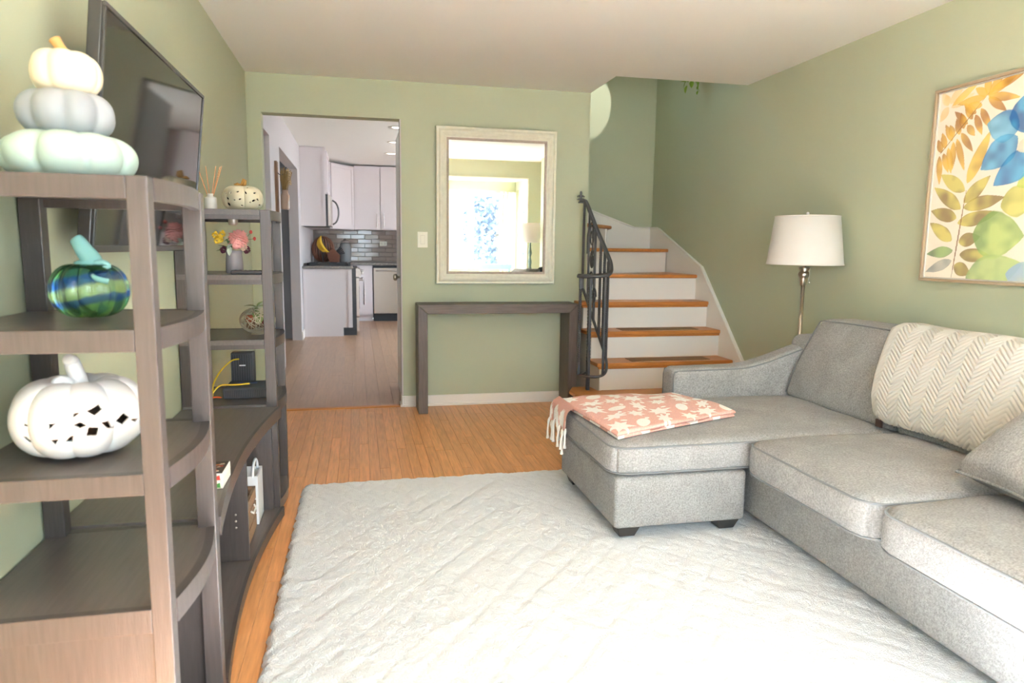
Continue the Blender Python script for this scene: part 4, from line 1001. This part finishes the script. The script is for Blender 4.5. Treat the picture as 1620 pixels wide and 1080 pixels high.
# ================================================================== RIGHT WALL: lamp, painting
lp = thing('floor_lamp', 'brushed nickel floor lamp with white drum shade behind the sofa', 'lamp', (2.585, 3.665, 0))
B().lathe([(.14, 0), (.14, .012), (.125, .022), (.04, .03), (.025, .045), (.018, .06)], seg=32).obj('lamp_base', NICK, lp, smooth=True, local=True)
B().lathe([(.0115, .05), (.0115, 1.045)], seg=16).obj('pole', NICK, lp, smooth=True, local=True)
B().lathe([(.013, 1.035), (.021, 1.042), (.018, 1.055), (.025, 1.065), (.022, 1.075), (.030, 1.09), (.033, 1.103), (.028, 1.115), (.022, 1.12), (.034, 1.138), (.030, 1.142), (.010, 1.146), (.010, 1.30)], seg=24).obj('lamp_neck', NICK, lp, smooth=True, local=True)
B().lathe([(.215, 1.158), (.180, 1.442), (.178, 1.442), (.213, 1.158), (.215, 1.158)], seg=48, cap=False).obj('lamp_shade', SHADE, lp, smooth=True, local=True)
B().tube([(.215*math.cos(a), .215*math.sin(a), 1.160) for a in np.linspace(0, 2*PI, 48, endpoint=False)], .003, 6, closed=True).tube([(.180*math.cos(a), .180*math.sin(a), 1.440) for a in np.linspace(0, 2*PI, 48, endpoint=False)], .003, 6, closed=True).obj('shade_trim', SHADE, lp, smooth=True, local=True)
b = B()
for a in (0, 2*PI/3, 4*PI/3): b.tube([(0, 0, 1.43), (.179*math.cos(a), .179*math.sin(a), 1.438)], .002, 5)
b.tube([(0, 0, 1.29), (0, 0, 1.452)], .004, 6).obj('harp', NICK, lp, local=True)
B().lathe([(.004, 1.45), (.009, 1.455), (.008, 1.463), (.002, 1.467)], seg=12).obj('finial', WHITE, lp, smooth=True, local=True)
B().tube([(.030, -.012, 1.13), (.031, -.012, 1.06)], .0010, 5).lathe([(.001, 1.047), (.005, 1.051), (.005, 1.056), (.001, 1.061)], (.031, -.012, 0), 8).obj('pull_chain', NICK, lp, local=True)
# painting
pg = thing('framed_painting', 'large framed watercolour of golden leaves and a blue flower', 'painting', (XR, 2.40, 1.09))
PY1, PY0, PZ0, PZ1 = 3.002, 1.80, 1.098, 2.024
FRM = mat('champagne_frame', (170, 150, 124), .42, var=.12, vscale=12, stretch=(4, .8, .8), metal=.15)
def bar(y0, y1, z0, z1, name='frame_bar', m_=FRM, x0=XR-.034, x1=XR): B().box(x0, x1, y0, y1, z0, z1).obj(name, m_, pg, bevel=.002)
fwid = .013
bar(PY0, PY1, PZ1-fwid, PZ1); bar(PY0, PY1, PZ0, PZ0+fwid); bar(PY0, PY0+fwid, PZ0+fwid, PZ1-fwid); bar(PY1-fwid, PY1, PZ0+fwid, PZ1-fwid)
SIL = mat('silver_liner', (206, 202, 194), .4, metal=.3)
a_ = fwid; 
bar(PY0+a_, PY1-a_, PZ1-a_-.007, PZ1-a_, 'liner_bar', SIL, XR-.022, XR); bar(PY0+a_, PY1-a_, PZ0+a_, PZ0+a_+.007, 'liner_bar', SIL, XR-.022, XR); bar(PY1-a_-.007, PY1-a_, PZ0+a_+.007, PZ1-a_-.007, 'liner_bar', SIL, XR-.022, XR); bar(PY0+a_, PY0+a_+.007, PZ0+a_+.007, PZ1-a_-.007, 'liner_bar', SIL, XR-.022, XR)
def canvas():
    y1, y0, z0, z1 = PY1-.02, PY0+.02, PZ0+.02, PZ1-.02
    nu, nv = 460, 360
    U, V = np.meshgrid(np.linspace(0, 1, nu+1), np.linspace(0, 1, nv+1))   # U from left edge (far, y1) to right, V up
    S = (y1-y0)*U; Tt = (z1-z0)*V        # metres
    col = np.ones(U.shape+(3,))*np.array(srgb(240, 230, 214))
    def nz(sc, seed):
        r = np.random.default_rng(seed); k = int(max(nu, nv)/sc)+3; g = r.random((k, k)); fx = U*nu/sc; fy = V*nv/sc; i = fx.astype(int); j = fy.astype(int); a = fx-i; b_ = fy-j
        a = a*a*(3-2*a); b_ = b_*b_*(3-2*b_)
        return g[j, i]*(1-a)*(1-b_)+g[j, i+1]*a*(1-b_)+g[j+1, i]*(1-a)*b_+g[j+1, i+1]*a*b_
    N1, N2 = nz(17, 1)*.7+nz(7, 2)*.3, nz(38, 3)*.55+nz(16, 4)*.45
    def paint(d, c1, c2, alpha=.9):
        nonlocal col
        # d: signed field, 1 at centre to 0 at edge
        m_ = np.clip((d+.14*(N1-.5))*14, 0, 1)*alpha
        rim = np.clip(1-np.abs(d-.08)*7, 0, 1)*.6
        q = np.clip((N2-.36)*2.6+rim*.5, 0, 1)[..., None]
        c = np.array(srgb(*c1))*(1-q)+np.array(srgb(*c2))*q
        col = col*(1-m_[..., None])+c*m_[..., None]
    def leafd(cx, cz, ang, L, w):
        dx, dz = S-cx, Tt-cz; a = dx*math.cos(ang)+dz*math.sin(ang); b_ = -dx*math.sin(ang)+dz*math.cos(ang)
        t_ = np.clip(a/L, 0, 1); half = w*np.sin(PI*t_**.8)**.85+1e-6
        inside = (a > 0) & (a < L)
        return np.where(inside, 1-np.abs(b_)/half, -1)
    # pixel helper: crop coordinates (2.573x crop, left edge of canvas at ~x 228..155) to metres
    def at(u, v):
        # v from 218 (top, left) to 965 (bottom); perspective ignored within strip, fitted: width 566-190 ~ .55 m
        zz_ = (965-v)/(965-218); left = 228-(228-155)*(1-zz_)
        return ((u-left)*.00131, zz_*(z1-z0))
    def L_(u0, v0, u1, v1, w, c1, c2, al=.9):
        a, b_ = at(u0, v0), at(u1, v1); dx, dz = b_[0]-a[0], b_[1]-a[1]; paint(leafd(a[0], a[1], math.atan2(dz, dx), math.hypot(dx, dz), w), c1, c2, al)
    g1, g2 = (222, 178, 78), (150, 98, 34); o1, o2 = (204, 190, 98), (128, 106, 54); p1, p2 = (248, 216, 164), (232, 188, 120)
    for q in ((262, 270, 235, 215), (270, 265, 330, 200), (275, 280, 375, 245), (262, 275, 225, 330), (262, 268, 250, 225)): L_(*q, .022, p1, p2, .7)
    # golden frond
    L_(280, 275, 400, 200, .018, (238, 200, 110), (206, 160, 70)); 
    for q in ((430, 268, 425, 170), (430, 268, 510, 160), (432, 265, 545, 210), (430, 270, 550, 300), (430, 275, 500, 340), (425, 265, 378, 228), (420, 270, 300, 275), (440, 250, 566, 215)): L_(*q, .020, g1, g2)
    for q in ((405, 300, 345, 285), (400, 310, 440, 395), (378, 330, 405, 412), (380, 325, 330, 280), (345, 360, 290, 300), (345, 365, 375, 410), (318, 390, 368, 470), (300, 410, 332, 540), (285, 420, 280, 530), (262, 440, 275, 545), (240, 460, 262, 540), (222, 468, 222, 585), (280, 415, 250, 345), (250, 440, 235, 375), (312, 395, 298, 330), (285, 400, 270, 350), (330, 375, 318, 310), (232, 455, 215, 400), (365, 345, 335, 275)): L_(*q, .0185, g1, g2)
    L_(215, 470, 435, 255, .0025, (150, 110, 50), (120, 80, 40))
    # olive frond
    L_(345, 590, 440, 400, .034, (220, 190, 90), (166, 130, 54))
    for q in ((335, 620, 230, 545), (318, 690, 200, 595), (300, 725, 185, 690), (280, 815, 180, 740), (330, 665, 440, 570), (330, 685, 495, 655), (305, 745, 470, 710), (310, 820, 400, 800), (315, 870, 440, 875), (290, 915, 360, 945)): L_(*q, .034, o1, o2)
    L_(285, 855, 165, 870, .028, (150, 176, 108), (84, 100, 80)); L_(280, 895, 160, 945, .026, (170, 170, 160), (90, 96, 100), .8)
    L_(278, 965, 345, 600, .004, (150, 112, 70), (110, 74, 50))
    # green rosette
    gr1, gr2 = (176, 196, 116), (120, 146, 84)
    L_(370, 790, 566, 800, .11, gr1, gr2); L_(340, 970, 560, 900, .085, (176, 196, 128), (140, 160, 110)); L_(480, 690, 620, 650, .07, (206, 200, 110), (164, 160, 80)); L_(500, 940, 700, 960, .07, (150, 176, 200), (180, 196, 180)); L_(540, 620, 640, 560, .035, (190, 200, 100), (120, 150, 90)); L_(610, 800, 760, 700, .12, gr1, gr2)
    # blue flower
    bl1, bl2 = (120, 184, 212), (44, 110, 156)
    L_(545, 410, 425, 375, .075, bl1, bl2); L_(540, 440, 400, 545, .070, (96, 168, 206), bl2); L_(600, 500, 450, 610, .065, (70, 156, 200), (30, 96, 150)); L_(560, 430, 590, 280, .085, (60, 150, 196), (24, 84, 136)); L_(600, 430, 740, 400, .08, bl1, bl2); L_(600, 460, 720, 560, .08, bl1, bl2); L_(540, 490, 600, 455, .03, (240, 236, 220), (214, 210, 190))
    # repeat loose foliage towards the hidden right-hand side
    rr = random.Random(9)
    for k in range(26):
        cx, cz_ = rr.uniform(.66, 1.1), rr.uniform(.05, .85); an = rr.uniform(0, 6.3); paint(leafd(cx, cz_, an, rr.uniform(.09, .16), rr.uniform(.018, .035)), *((g1, g2), (o1, o2), (gr1, gr2))[k % 3])
    X = np.full(U.shape, XR-.016); Y = y1-S; Z = z0+Tt
    vs = np.stack([X, Y, Z], -1).reshape(-1, 3); w = nu+1; I, J = np.meshgrid(np.arange(nu), np.arange(nv)); f = np.stack([J*w+I, J*w+I+1, (J+1)*w+I+1, (J+1)*w+I], -1).reshape(-1, 4)
    me = bpy.data.meshes.new('canvas'); me.from_pydata(vs.tolist(), [], f.tolist()); me.materials.append(mat('painted_canvas', (240, 228, 210), .75, attr='Col', bump=.1, bscale=500))
    ca = me.color_attributes.new('Col', 'FLOAT_COLOR', 'POINT'); cc = np.ones((len(vs), 4)); cc[:, :3] = np.clip(col, 0, 1).reshape(-1, 3); ca.data.foreach_set('color', cc.ravel())
    o = bpy.data.objects.new('canvas', me); COL.objects.link(o); o.parent = pg; o.location = -pg.location
    B().box(XR-.015, XR-.004, y0-.01, y1+.01, z0-.01, z1+.01).obj('backing_board', WHITE, pg)
canvas()
# hanging plant at the top of the stairs
hp = thing('hanging_plant', 'green trailing plant hanging at the top of the stairwell', 'plant', (2.715, 5.5, 2.675))
B().lathe([(.02, -.06), (.05, -.05), (.065, .02), (.06, .025), (.045, -.04), (.0, -.045)], (0, 0, 0), 16).obj('pot', ceramic('plant_pot', (206, 214, 190)), hp, smooth=True, local=True)
B().tube([(0, 0, .02), (.05, 0, .10), (.092, 0, .12)], .003, 5).obj('wall_hook', IRON, hp, local=True)
PLM = mat('plant_leaf', (126, 158, 56), .5)
r_ = random.Random(2)
for k in range(16):
    a = r_.uniform(0, 6.3); p = (.045*math.cos(a), .045*math.sin(a), r_.uniform(-.10, .03)); leaf(p, (math.cos(a)*.5, math.sin(a)*.5, -.9 if k % 3 else .2), .018, r_.uniform(.045, .075)).obj('leaf', PLM, hp, local=True)
B().tube([(.03, -.03, -.02), (.035, -.05, -.10), (.03, -.05, -.16)], .002, 5).obj('vine', PLM, hp, local=True)
for q in range(3): leaf((.033, -.05, -.10-.02*q), (.5 if q % 2 else -.5, -.3, -.8), .010, .035).obj('leaf', PLM, hp, local=True)

# ================================================================== KITCHEN CONTENTS
HB = mat('handle_nickel', (170, 160, 154), .35, metal=.8)
LINE = mat('cabinet_gap', (120, 112, 110), .7)
KN = 9.77
def shaker(b_parent, axis, at, a0, a1, z0, z1, sgn, name='door', handle=None, th=.02):
    """shaker door: slab plus raised frame; axis 'y' faces -y at Y=at; axis 'x' faces +x"""
    fr = .055
    def bx(p, q, r, s, d0, d1):
        return B().box(p, q, at-d1, at-d0, r, s) if axis == 'y' else B().box(at+d0, at+d1, p, q, r, s)
    o = bx(a0, a1, z0, z1, 0, th*.6).obj(name, KWHITE, b_parent)
    b = B()
    for (p, q, r, s) in ((a0, a1, z1-fr, z1), (a0, a1, z0, z0+fr), (a0, a0+fr, z0+fr, z1-fr), (a1-fr, a1, z0+fr, z1-fr)):
        c = bx(p, q, r, s, th*.6, th); b.add(c.v, c.f)
    b.obj('door_frame', KWHITE, o)
    if handle is not None:
        hx, hz0, hz1 = handle
        c = B().tube([(hx, at-.045, hz0), (hx, at-.045, hz1)] if axis == 'y' else [(at+.045, hx, hz0), (at+.045, hx, hz1)], .007, 8)
        c.obj('door_handle', HB, o)
    return o
# left run: end panel, range, base cabinet
t = thing('base_cabinet', 'white kitchen end panel cabinet beside the range', 'cabinet', (-.44, 9.82, 0))
B().box(-.745, -.10, KN, 9.865, .12, .925).box(-.745, -.225, KN, 9.865, 0, .12).obj('carcass', KWHITE, t)
B().box(-.745, -.71, KN-.012, KN, 0, .92).box(-.15, -.10, KN-.012, KN, .12, .92).obj('end_panel_stile', KWHITE, t)
tag(B().box(-.748, -.085, KN-.025, 9.868, .928, .965).obj('countertop', GRAN, bevel=.004), 'narrow grey granite countertop strip in front of the range', 'countertop')
RY = 9.875
t = thing('kitchen_range', 'stainless gas range with black grates between the cabinets', 'range', (-.42, RY+.38, 0))
B().box(-.745, -.045, RY, RY+.76, .0, .93).obj('range_body', BLACK, t)
B().box(-.045, -.005, RY+.004, RY+.756, .26, .80).obj('oven_door', STEEL, t, bevel=.004)
B().box(-.005, -.001, RY+.09, RY+.67, .36, .68).obj('oven_glass', TVS, t)
B().box(-.045, -.01, RY+.004, RY+.756, .05, .25).obj('drawer', STEEL, t, bevel=.004)
B().tube([(.045, RY+.06, .765), (.045, RY+.70, .765)], .012, 8).tube([(.045, RY+.08, .765), (-.005, RY+.08, .765)], .008, 6).tube([(.045, RY+.68, .765), (-.005, RY+.68, .765)], .008, 6).obj('oven_handle', STEEL, t, smooth=True)
B().prism([(-.045, .81), (.03, .82), (.01, .92), (-.045, .94)], 'y', RY+.004, RY+.756).obj('control_panel', STEEL, t)
for i in range(5):
    c = B().lathe([(.024, 0), (.022, .035), (.0, .035)], (0, 0, 0), 12).obj('control_knob', WHITE if i == 0 else STEEL, t, smooth=True, local=True)
    c.location = Vector((.022, RY+.10+.14*i, .875))-t.location; c.rotation_euler = (0, PI/2, 0)
B().box(-.745, -.03, RY, RY+.76, .93, .945).obj('cooktop', BLACK, t)
for i in range(3):
    y = RY+.03+.24*i; b = B()
    for x in (-.68, -.55, -.42, -.29, -.16): b.box(x-.012, x+.012, y, y+.22, .965, 1.0)
    b.box(-.70, -.12, y, y+.02, .945, 1.0).box(-.70, -.12, y+.20, y+.22, .945, 1.0).obj('grate', BLACK, t)
for x in (-.58, -.28):
    for y in (RY+.15, RY+.62): B().lathe([(.045, .945), (.045, .958), (.03, .964), (0, .964)], (x, y, 0), 14).obj('burner', BLACK2, t)
t = thing('base_cabinet', 'white base cabinet hidden behind the range', 'cabinet', (-.44, 11.1, 0))
B().box(-.745, -.12, RY+.765, 11.125, .10, .925).box(-.745, -.2, RY+.765, 11.125, 0, .1).obj('carcass', KWHITE, t)
shaker(t, 'x', -.12, RY+.78, 11.11, .12, .91, 1)
# towel on the handle
tw_ = thing('dish_towel', 'pale checked dish towel hanging from the oven handle', 'towel', (.05, RY+.2, .78))
o = B().grid(10, 24, lambda u, v: (.064+.010*math.sin(u*14)*min(1, v*2), RY+.11+.17*u+.05*v, .780-.37*v)).obj('towel_cloth', mat('towel_check', (222, 210, 212), .9, var=.12, vscale=60), tw_, smooth=True); sm = o.modifiers.new('thick', 'SOLIDIFY'); sm.thickness = .008
B().tube([(.046, RY+.11, .782), (.046, RY+.28, .782)], .018, 8).obj('towel_fold', MATS['towel_check'], tw_, smooth=True)
# corner base and back run
t = thing('base_cabinet', 'white corner base cabinet beside the dishwasher', 'cabinet', (.0, 11.9, 0))
B().box(-.745, .215, 11.70, 12.265, .10, .925).box(-.745, .215, 11.77, 12.265, 0, .10).box(-.745, -.135, 11.13, 11.70, .0, .925).obj('carcass', KWHITE, t)
shaker(t, 'y', 11.70, -.10, .21, .12, .91, 1)
t = thing('dishwasher', 'stainless steel dishwasher under the back counter', 'dishwasher', (.53, 11.9, 0))
B().box(.225, .825, 11.70, 12.26, .12, .925).obj('tub', BLACK, t)
B().box(.23, .82, 11.665, 11.70, .13, .885).obj('front_panel', STEEL, t, bevel=.006)
B().tube([(.27, 11.63, .84), (.78, 11.63, .84)], .012, 8).tube([(.29, 11.63, .84), (.29, 11.67, .84)], .008, 6).tube([(.76, 11.63, .84), (.76, 11.67, .84)], .008, 6).obj('towel_bar_handle', STEEL, t, smooth=True)
B().box(.225, .825, 11.72, 12.2, .0, .12).obj('toe_kick', BLACK, t)
t = thing('base_cabinet', 'white base cabinet to the right of the dishwasher', 'cabinet', (1.4, 11.9, 0))
B().box(.835, 2.0, 11.70, 12.265, .10, .925).box(.835, 2.0, 11.77, 12.265, 0, .1).obj('carcass', KWHITE, t); shaker(t, 'y', 11.70, .84, 1.4, .12, .91, 1)
tag(B().box(-.748, 2.0, 11.66, 12.268, .928, .968).box(-.748, -.085, RY+.765, 11.66, .928, .968).obj('countertop', GRAN, bevel=.004), 'grey granite countertop along the back wall', 'countertop')
# uppers
t = thing('wall_cabinet', 'tall white wall cabinet with plain side panel beside the microwave', 'cabinet', (-.59, 9.82, 1.5))
B().box(-.748, -.445, KN, RY-.005, 1.50, 2.535).box(-.46, -.425, KN-.008, KN, 1.50, 2.535).obj('carcass', KWHITE, t)
t = thing('microwave', 'stainless microwave with curved handle above the range', 'microwave', (-.55, RY+.38, 1.5))
B().box(-.748, -.40, RY, RY+.76, 1.50, 1.93).obj('microwave_body', BLACK, t)
B().box(-.40, -.365, RY, RY+.76, 1.51, 1.92).obj('microwave_door', STEEL, t, bevel=.004)
B().tube([(-.36, RY+.62, 1.54)]+[(-.36+.085*math.sin(a), RY+.62, 1.715-.165*math.cos(a)) for a in np.linspace(.15, PI-.15, 12)]+[(-.36, RY+.62, 1.89)], .012, 8).obj('curved_handle', mat('dark_handle', (90, 90, 92), .3, metal=.6), t, smooth=True)
t = thing('wall_cabinet', 'short white wall cabinet above the microwave', 'cabinet', (-.59, RY+.38, 1.94))
B().box(-.748, -.42, RY, RY+.76, 1.94, 2.535).obj('carcass', KWHITE, t); shaker(t, 'x', -.42, RY+.005, RY+.755, 1.95, 2.50, 1)
t = thing('wall_cabinet', 'white wall cabinet hidden past the microwave', 'cabinet', (-.59, 10.9, 1.5))
B().box(-.748, -.42, RY+.765, 11.115, 1.5, 2.535).obj('carcass', KWHITE, t)
t = thing('wall_cabinet', 'angled white corner wall cabinet beside the tall doors', 'cabinet', (-.4, 11.7, 1.5))
B().prism([(-.748, 11.12), (-.42, 11.12), (-.07, 11.62), (-.07, 12.27), (-.748, 12.27)], 'z', 1.50, 2.50).obj('carcass', KWHITE, t)
ang = math.atan2(.50, .35); dr = B().box(.02, .59, -.016, 0, 1.51, 2.49); fr_ = B().box(.02, .075, -.024, -.016, 1.51, 2.49).box(.535, .59, -.024, -.016, 1.51, 2.49).box(.075, .535, -.024, -.016, 2.435, 2.49).box(.075, .535, -.024, -.016, 1.51, 1.565)
for nm, b in (('door', dr), ('door_frame', fr_)):
    o = b.obj(nm, KWHITE, t, local=True); o.location = (-.42+.4, 11.12-11.7, -1.5); o.rotation_euler = (0, 0, ang)
for i, (x0, x1, hx, lab) in enumerate(((-.06, .352, .30, 'left white wall cabinet door unit over the dishwasher'), (.358, .77, .41, 'right white wall cabinet door unit over the dishwasher'), (.776, 1.6, .85, 'white wall cabinet hidden past the door jamb'))):
    t = thing('wall_cabinet', lab, 'cabinet', ((x0+x1)/2, 12.0, 1.5))
    B().box(x0, x1, 11.66, 12.268, 1.505, 2.52).obj('carcass', KWHITE, t)
    shaker(t, 'y', 11.66, x0+.003, x1-.003, 1.51, 2.505, 1, handle=(hx, 1.55, 1.76))
# counter objects
bh = thing('banana_hanger', 'dark wire hanger holding a bunch of bananas', 'fruit stand', (-.55, 11.25, .968))
B().lathe([(.07, 0), (.07, .01), (.02, .014)], (0, 0, 0), 16).tube([(0, .06, .01), (0, .09, .2), (0, .06, .36), (0, 0, .40), (0, -.03, .37)], .006, 6).obj('hanger_stand', BLACK, bh, local=True)
bn = thing('banana_bunch', 'bunch of ripe yellow bananas on the hanger', 'bananas', (-.55, 11.21, 1.30))
BN = mat('banana_skin', (232, 186, 54), .5)
for k in range(4):
    pth = [(-.075*math.sin(q*1.15)+.05*q*q/2.4-.012+.028*k*(q/2), -.02-.012*k, .09-.125*q) for q in np.linspace(0, 2, 10)]
    B().tube(pth, [.006, .010, .018, .023, .025, .025, .023, .018, .011, .005], 8).obj('banana', BN, bn, smooth=True, local=True)
kb = thing('knife_block', 'wooden knife block with dark handled knives', 'knife block', (-.38, 11.45, .968))
KB = mat('block_wood', (120, 74, 56), .5)
B().prism([(-.07, 0), (.07, 0), (.09, .12), (-.02, .24), (-.12, .15)], 'y', -.06, .06).obj('block', KB, kb, bevel=.004, local=True)
for i in range(5): B().tube([(.02+.01*i, -.04+.02*i, .17-.01*i), (.10+.015*i, -.04+.02*i, .26-.025*i)], .010, 6).obj('knife_handle', BLACK, kb, local=True)
cpn = thing('utensil_wreath', 'copper coloured round utensil basket behind the bananas', 'basket', (-.56, 11.62, .968))
COPB = mat('copper_basket', (140, 96, 78), .45, metal=.3)
b = B()
for k in range(10): b.tube([(.17*math.cos(a)*math.cos(k*PI/10), .10*math.cos(a)*math.sin(k*PI/10), .213+.20*math.sin(a)) for a in np.linspace(0, 2*PI, 24, endpoint=False)], .012, 5, closed=True)
b.obj('basket_rings', COPB, cpn, smooth=True, local=True)
cj = thing('glass_jar', 'clear round jar with a lid on the back counter', 'jar', (-.22, 11.95, .968))
B().lathe([(.07, 0), (.09, .02), (.10, .20), (.085, .30), (.06, .32)], (0, 0, 0), 20).obj('jar_body', mat('jar_glass', (200, 204, 208), .1, trans=.5), cj, smooth=True, local=True)
B().lathe([(.065, .32), (.065, .35), (.02, .36), (.018, .39), (0, .395)], (0, 0, 0), 20).obj('jar_lid', STEEL, cj, smooth=True, local=True)
ot = thing('wall_outlet', 'white double outlet on the tiled backsplash', 'outlet', (.415, 12.27, 1.285))
B().box(-.062, .062, -.012, 0, -.038, .038).obj('plate', PLT, ot, bevel=.002, local=True)
for s in (-1, 1): B().box(s*.028-.017, s*.028+.017, -.014, -.012, -.022, .022).obj('socket', mat('socket', (214, 206, 196), .4), ot, local=True)
for i, (x, y) in enumerate(((.44, 7.98), (.47, 9.08), (.47, 10.2))):
    t = thing('downlight', ['nearest', 'middle', 'farthest'][i]+' round recessed downlight in the kitchen ceiling', 'light', (x, y, KZ), 'kitchen downlights')
    B().lathe([(.06, -.001), (.095, -.010), (.10, -.006), (.10, 0)], (0, 0, 0), 24, cap=False).obj('trim_ring', WHITE, t, smooth=True, local=True)
    B().lathe([(.058, -.002), (0.001, -.004)], (0, 0, 0), 24).obj('lens', mat('downlight_lens_%d' % i, (255, 240, 220), .4, emit=3), t, local=True)
# jar on board
wb_ = thing('wall_sconce', 'weathered board with a hanging jar of dried flowers on kitchen wall', 'wall decor', (-.75, 6.93, 1.55))
BRD = mat('barn_board', (130, 100, 80), .8, var=.2, vscale=14, stretch=(6, 6, .8))
B().box(0, .022, -.055, .055, -.03, .46).obj('board', BRD, wb_, local=True)
B().tube([(.02, 0, .36), (.05, 0, .33), (.075, 0, .35), (.09, 0, .40), (.105, 0, .41)], .004, 6).obj('hook', IRON, wb_, local=True)
B().lathe([(.034, .02), (.040, .03), (.040, .15), (.028, .175), (.030, .20), (.027, .20), (.025, .175), (.036, .15), (.036, .03), (0, .03)], (.082, 0, 0), 18).obj('jar', mat('pink_jar', (206, 172, 150), .15, trans=.35), wb_, smooth=True, local=True)
DF = mat('dried_stems', (150, 124, 82), .9); DB = mat('dried_blooms', (206, 184, 150), .9)
r_ = random.Random(6)
for k in range(46):
    a = r_.uniform(0, 6.3); s = r_.uniform(.01, .065); z = r_.uniform(.28, .41)
    tip = (.082+s*math.cos(a)+.01, s*math.sin(a), z)
    B().tube([(.082+.012*math.cos(a), .012*math.sin(a), .12), (.082+s*.5*math.cos(a), s*.5*math.sin(a), .22), tip], [.0012, .0016, .004 if k % 3 else .003], 4).obj('dried_stem', DF, wb_, local=True)
for k in range(7):
    a = r_.uniform(-1, 1); petalball((.082+.05*math.cos(a), .05*math.sin(a), .26+.02*k), .011, 14, .008).obj('dried_bloom', DB, wb_, local=True)

# ================================================================== BEHIND THE CAMERA (mirror)
CUR = mat('linen_curtain', (236, 228, 210), .9)
ct = thing('curtain', 'cream grommet curtain at the right of the bay, seen in the mirror', 'curtain', (2.42, -.80, .05))
def cur(u, v):
    x = 2.30+.26*u; return (x+.004*math.sin(v*7), -.80+.035*math.sin(u*2*PI*4)+.02*u, .03+1.99*v)
o = B().grid(90, 20, cur).obj('cloth', CUR, ct, smooth=True); s_ = o.modifiers.new('thick', 'SOLIDIFY'); s_.thickness = .003
ct2 = thing('curtain', 'cream grommet curtain at the left of the bay window', 'curtain', (-.38, -.80, .05))
o = B().grid(90, 20, lambda u, v: (-.50+.26*u, -.80+.035*math.sin(u*2*PI*4), .03+1.99*v)).obj('cloth', CUR, ct2, smooth=True); s_ = o.modifiers.new('thick', 'SOLIDIFY'); s_.thickness = .003
cr2 = thing('curtain_rod', 'white curtain rod across the bay window', 'curtain rod', (1.0, -.80, 1.99))
B().tube([(-.50, -.80, 1.985), (2.55, -.80, 1.985)], .012, 10).obj('rod', WHITE, cr2, smooth=True)
for x in (-.3, 1.0, 2.2): B().box(x-.01, x+.01, -.90, -.80, 1.975, 1.995).obj('bracket', WHITE, cr2)
ch = thing('dining_chair', 'pale blue wooden chair in the bay, seen in the mirror', 'chair', (2.10, -.35, 0))
BLU = mat('pale_blue_paint', (158, 204, 214), .5)
B().rbox((0, 0, .45), (.22, .21, .015), .012, k=2, n=2).obj('seat', BLU, ch, local=True)
for sx in (-1, 1):
    B().box(sx*.20-.016, sx*.20+.016, -.20, -.17, 0, .435).obj('leg', BLU, ch, local=True)
    B().box(sx*.20-.016, sx*.20+.016, .17, .20, 0, .435).obj('leg', BLU, ch, local=True)
    B().box(sx*.23-.016, sx*.23+.016, .18, .205, .435, .85).obj('back_post', BLU, ch, local=True)
B().rbox((0, .195, .82), (.265, .012, .045), .01, k=2, n=4).obj('top_rail', BLU, ch, local=True)
B().box(-.22, .22, .185, .205, .60, .65).obj('cross_rail', BLU, ch, local=True)
l2 = thing('floor_lamp', 'lamp with turned verdigris pole and drum shade, seen in the mirror', 'lamp', (2.52, .42, 0))
VER = mat('verdigris', (84, 104, 98), .5, var=.3, vscale=40)
B().lathe([(.13, 0), (.13, .015), (.05, .04), (.02, .08), (.018, .55), (.035, .58), (.02, .62), (.03, .68), (.016, .74), (.034, .80), (.02, .86), (.028, .93), (.014, 1.0), (.03, 1.06), (.018, 1.12), (.012, 1.2), (.012, 1.3)], seg=20).obj('turned_pole', VER, l2, smooth=True, local=True)
B().lathe([(.165, 1.215), (.160, 1.505), (.158, 1.505), (.163, 1.215), (.165, 1.215)], seg=40, cap=False).obj('lamp_shade', SHADE, l2, smooth=True, local=True)
b = B()
for a in (0, 2*PI/3, 4*PI/3): b.tube([(0, 0, 1.30), (.159*math.cos(a), .159*math.sin(a), 1.30)], .002, 5)
b.obj('shade_spider', IRON, l2, local=True)
# outdoors
gnd = struct('ground', box(-30, 30, -40, -1.02, -.4, -.3), mat('neutral_paving', (150, 149, 148), .9, var=.1, vscale=2), 'paving outside the bay window, made grey for neutral bounced light', cat='ground')  # invented grey paving, keeps the light bounced indoors neutral
struct('ground_side', box(3.02, 30, -1.02, 40, -.4, -.3), MATS['neutral_paving'], 'paving outside the kitchen, made grey for neutral bounced light', cat='ground')
tr = thing('tree', 'leafy tree outside the bay window, seen in the mirror', 'tree', (3.6, -7.5, -.3))
B().tube([(0, 0, 0), (.05, 0, .8), (.0, .05, 1.6), (.1, 0, 2.6)], [.14, .11, .09, .04], 8).obj('trunk', mat('bark', (96, 84, 76), .9), tr, local=True)
r_ = random.Random(8); b = B()
for k in range(1500):
    d_ = Vector((r_.gauss(0, 1), r_.gauss(0, 1), r_.gauss(0, 1))).normalized(); q = r_.random()**.4
    p = Vector((d_.x*1.0*q, d_.y*1.0*q, 1.75+d_.z*1.15*q)); n1 = Vector((r_.gauss(0, 1), r_.gauss(0, 1), r_.gauss(0, 1))).normalized(); n2 = n1.orthogonal().normalized()
    L = .07+.06*r_.random(); b.add([p-n1*L, p+n2*L*.5, p+n1*L, p-n2*L*.5], [(0, 1, 2, 3)])
o = b.obj('foliage', mat('tree_leaves', (84, 96, 112), .7, var=.3, vscale=6), tr, local=True); o['kind'] = 'stuff'

# unseen spot lamp added to make the sun patch high on the stairwell wall
light('sun_patch_spot', 'SPOT', (2.55, 5.15, 4.35), (2.20, 6.42, 2.56), 130, (1, .96, .88), spot_size=math.radians(8), spot_blend=.12, shadow_soft_size=.01)
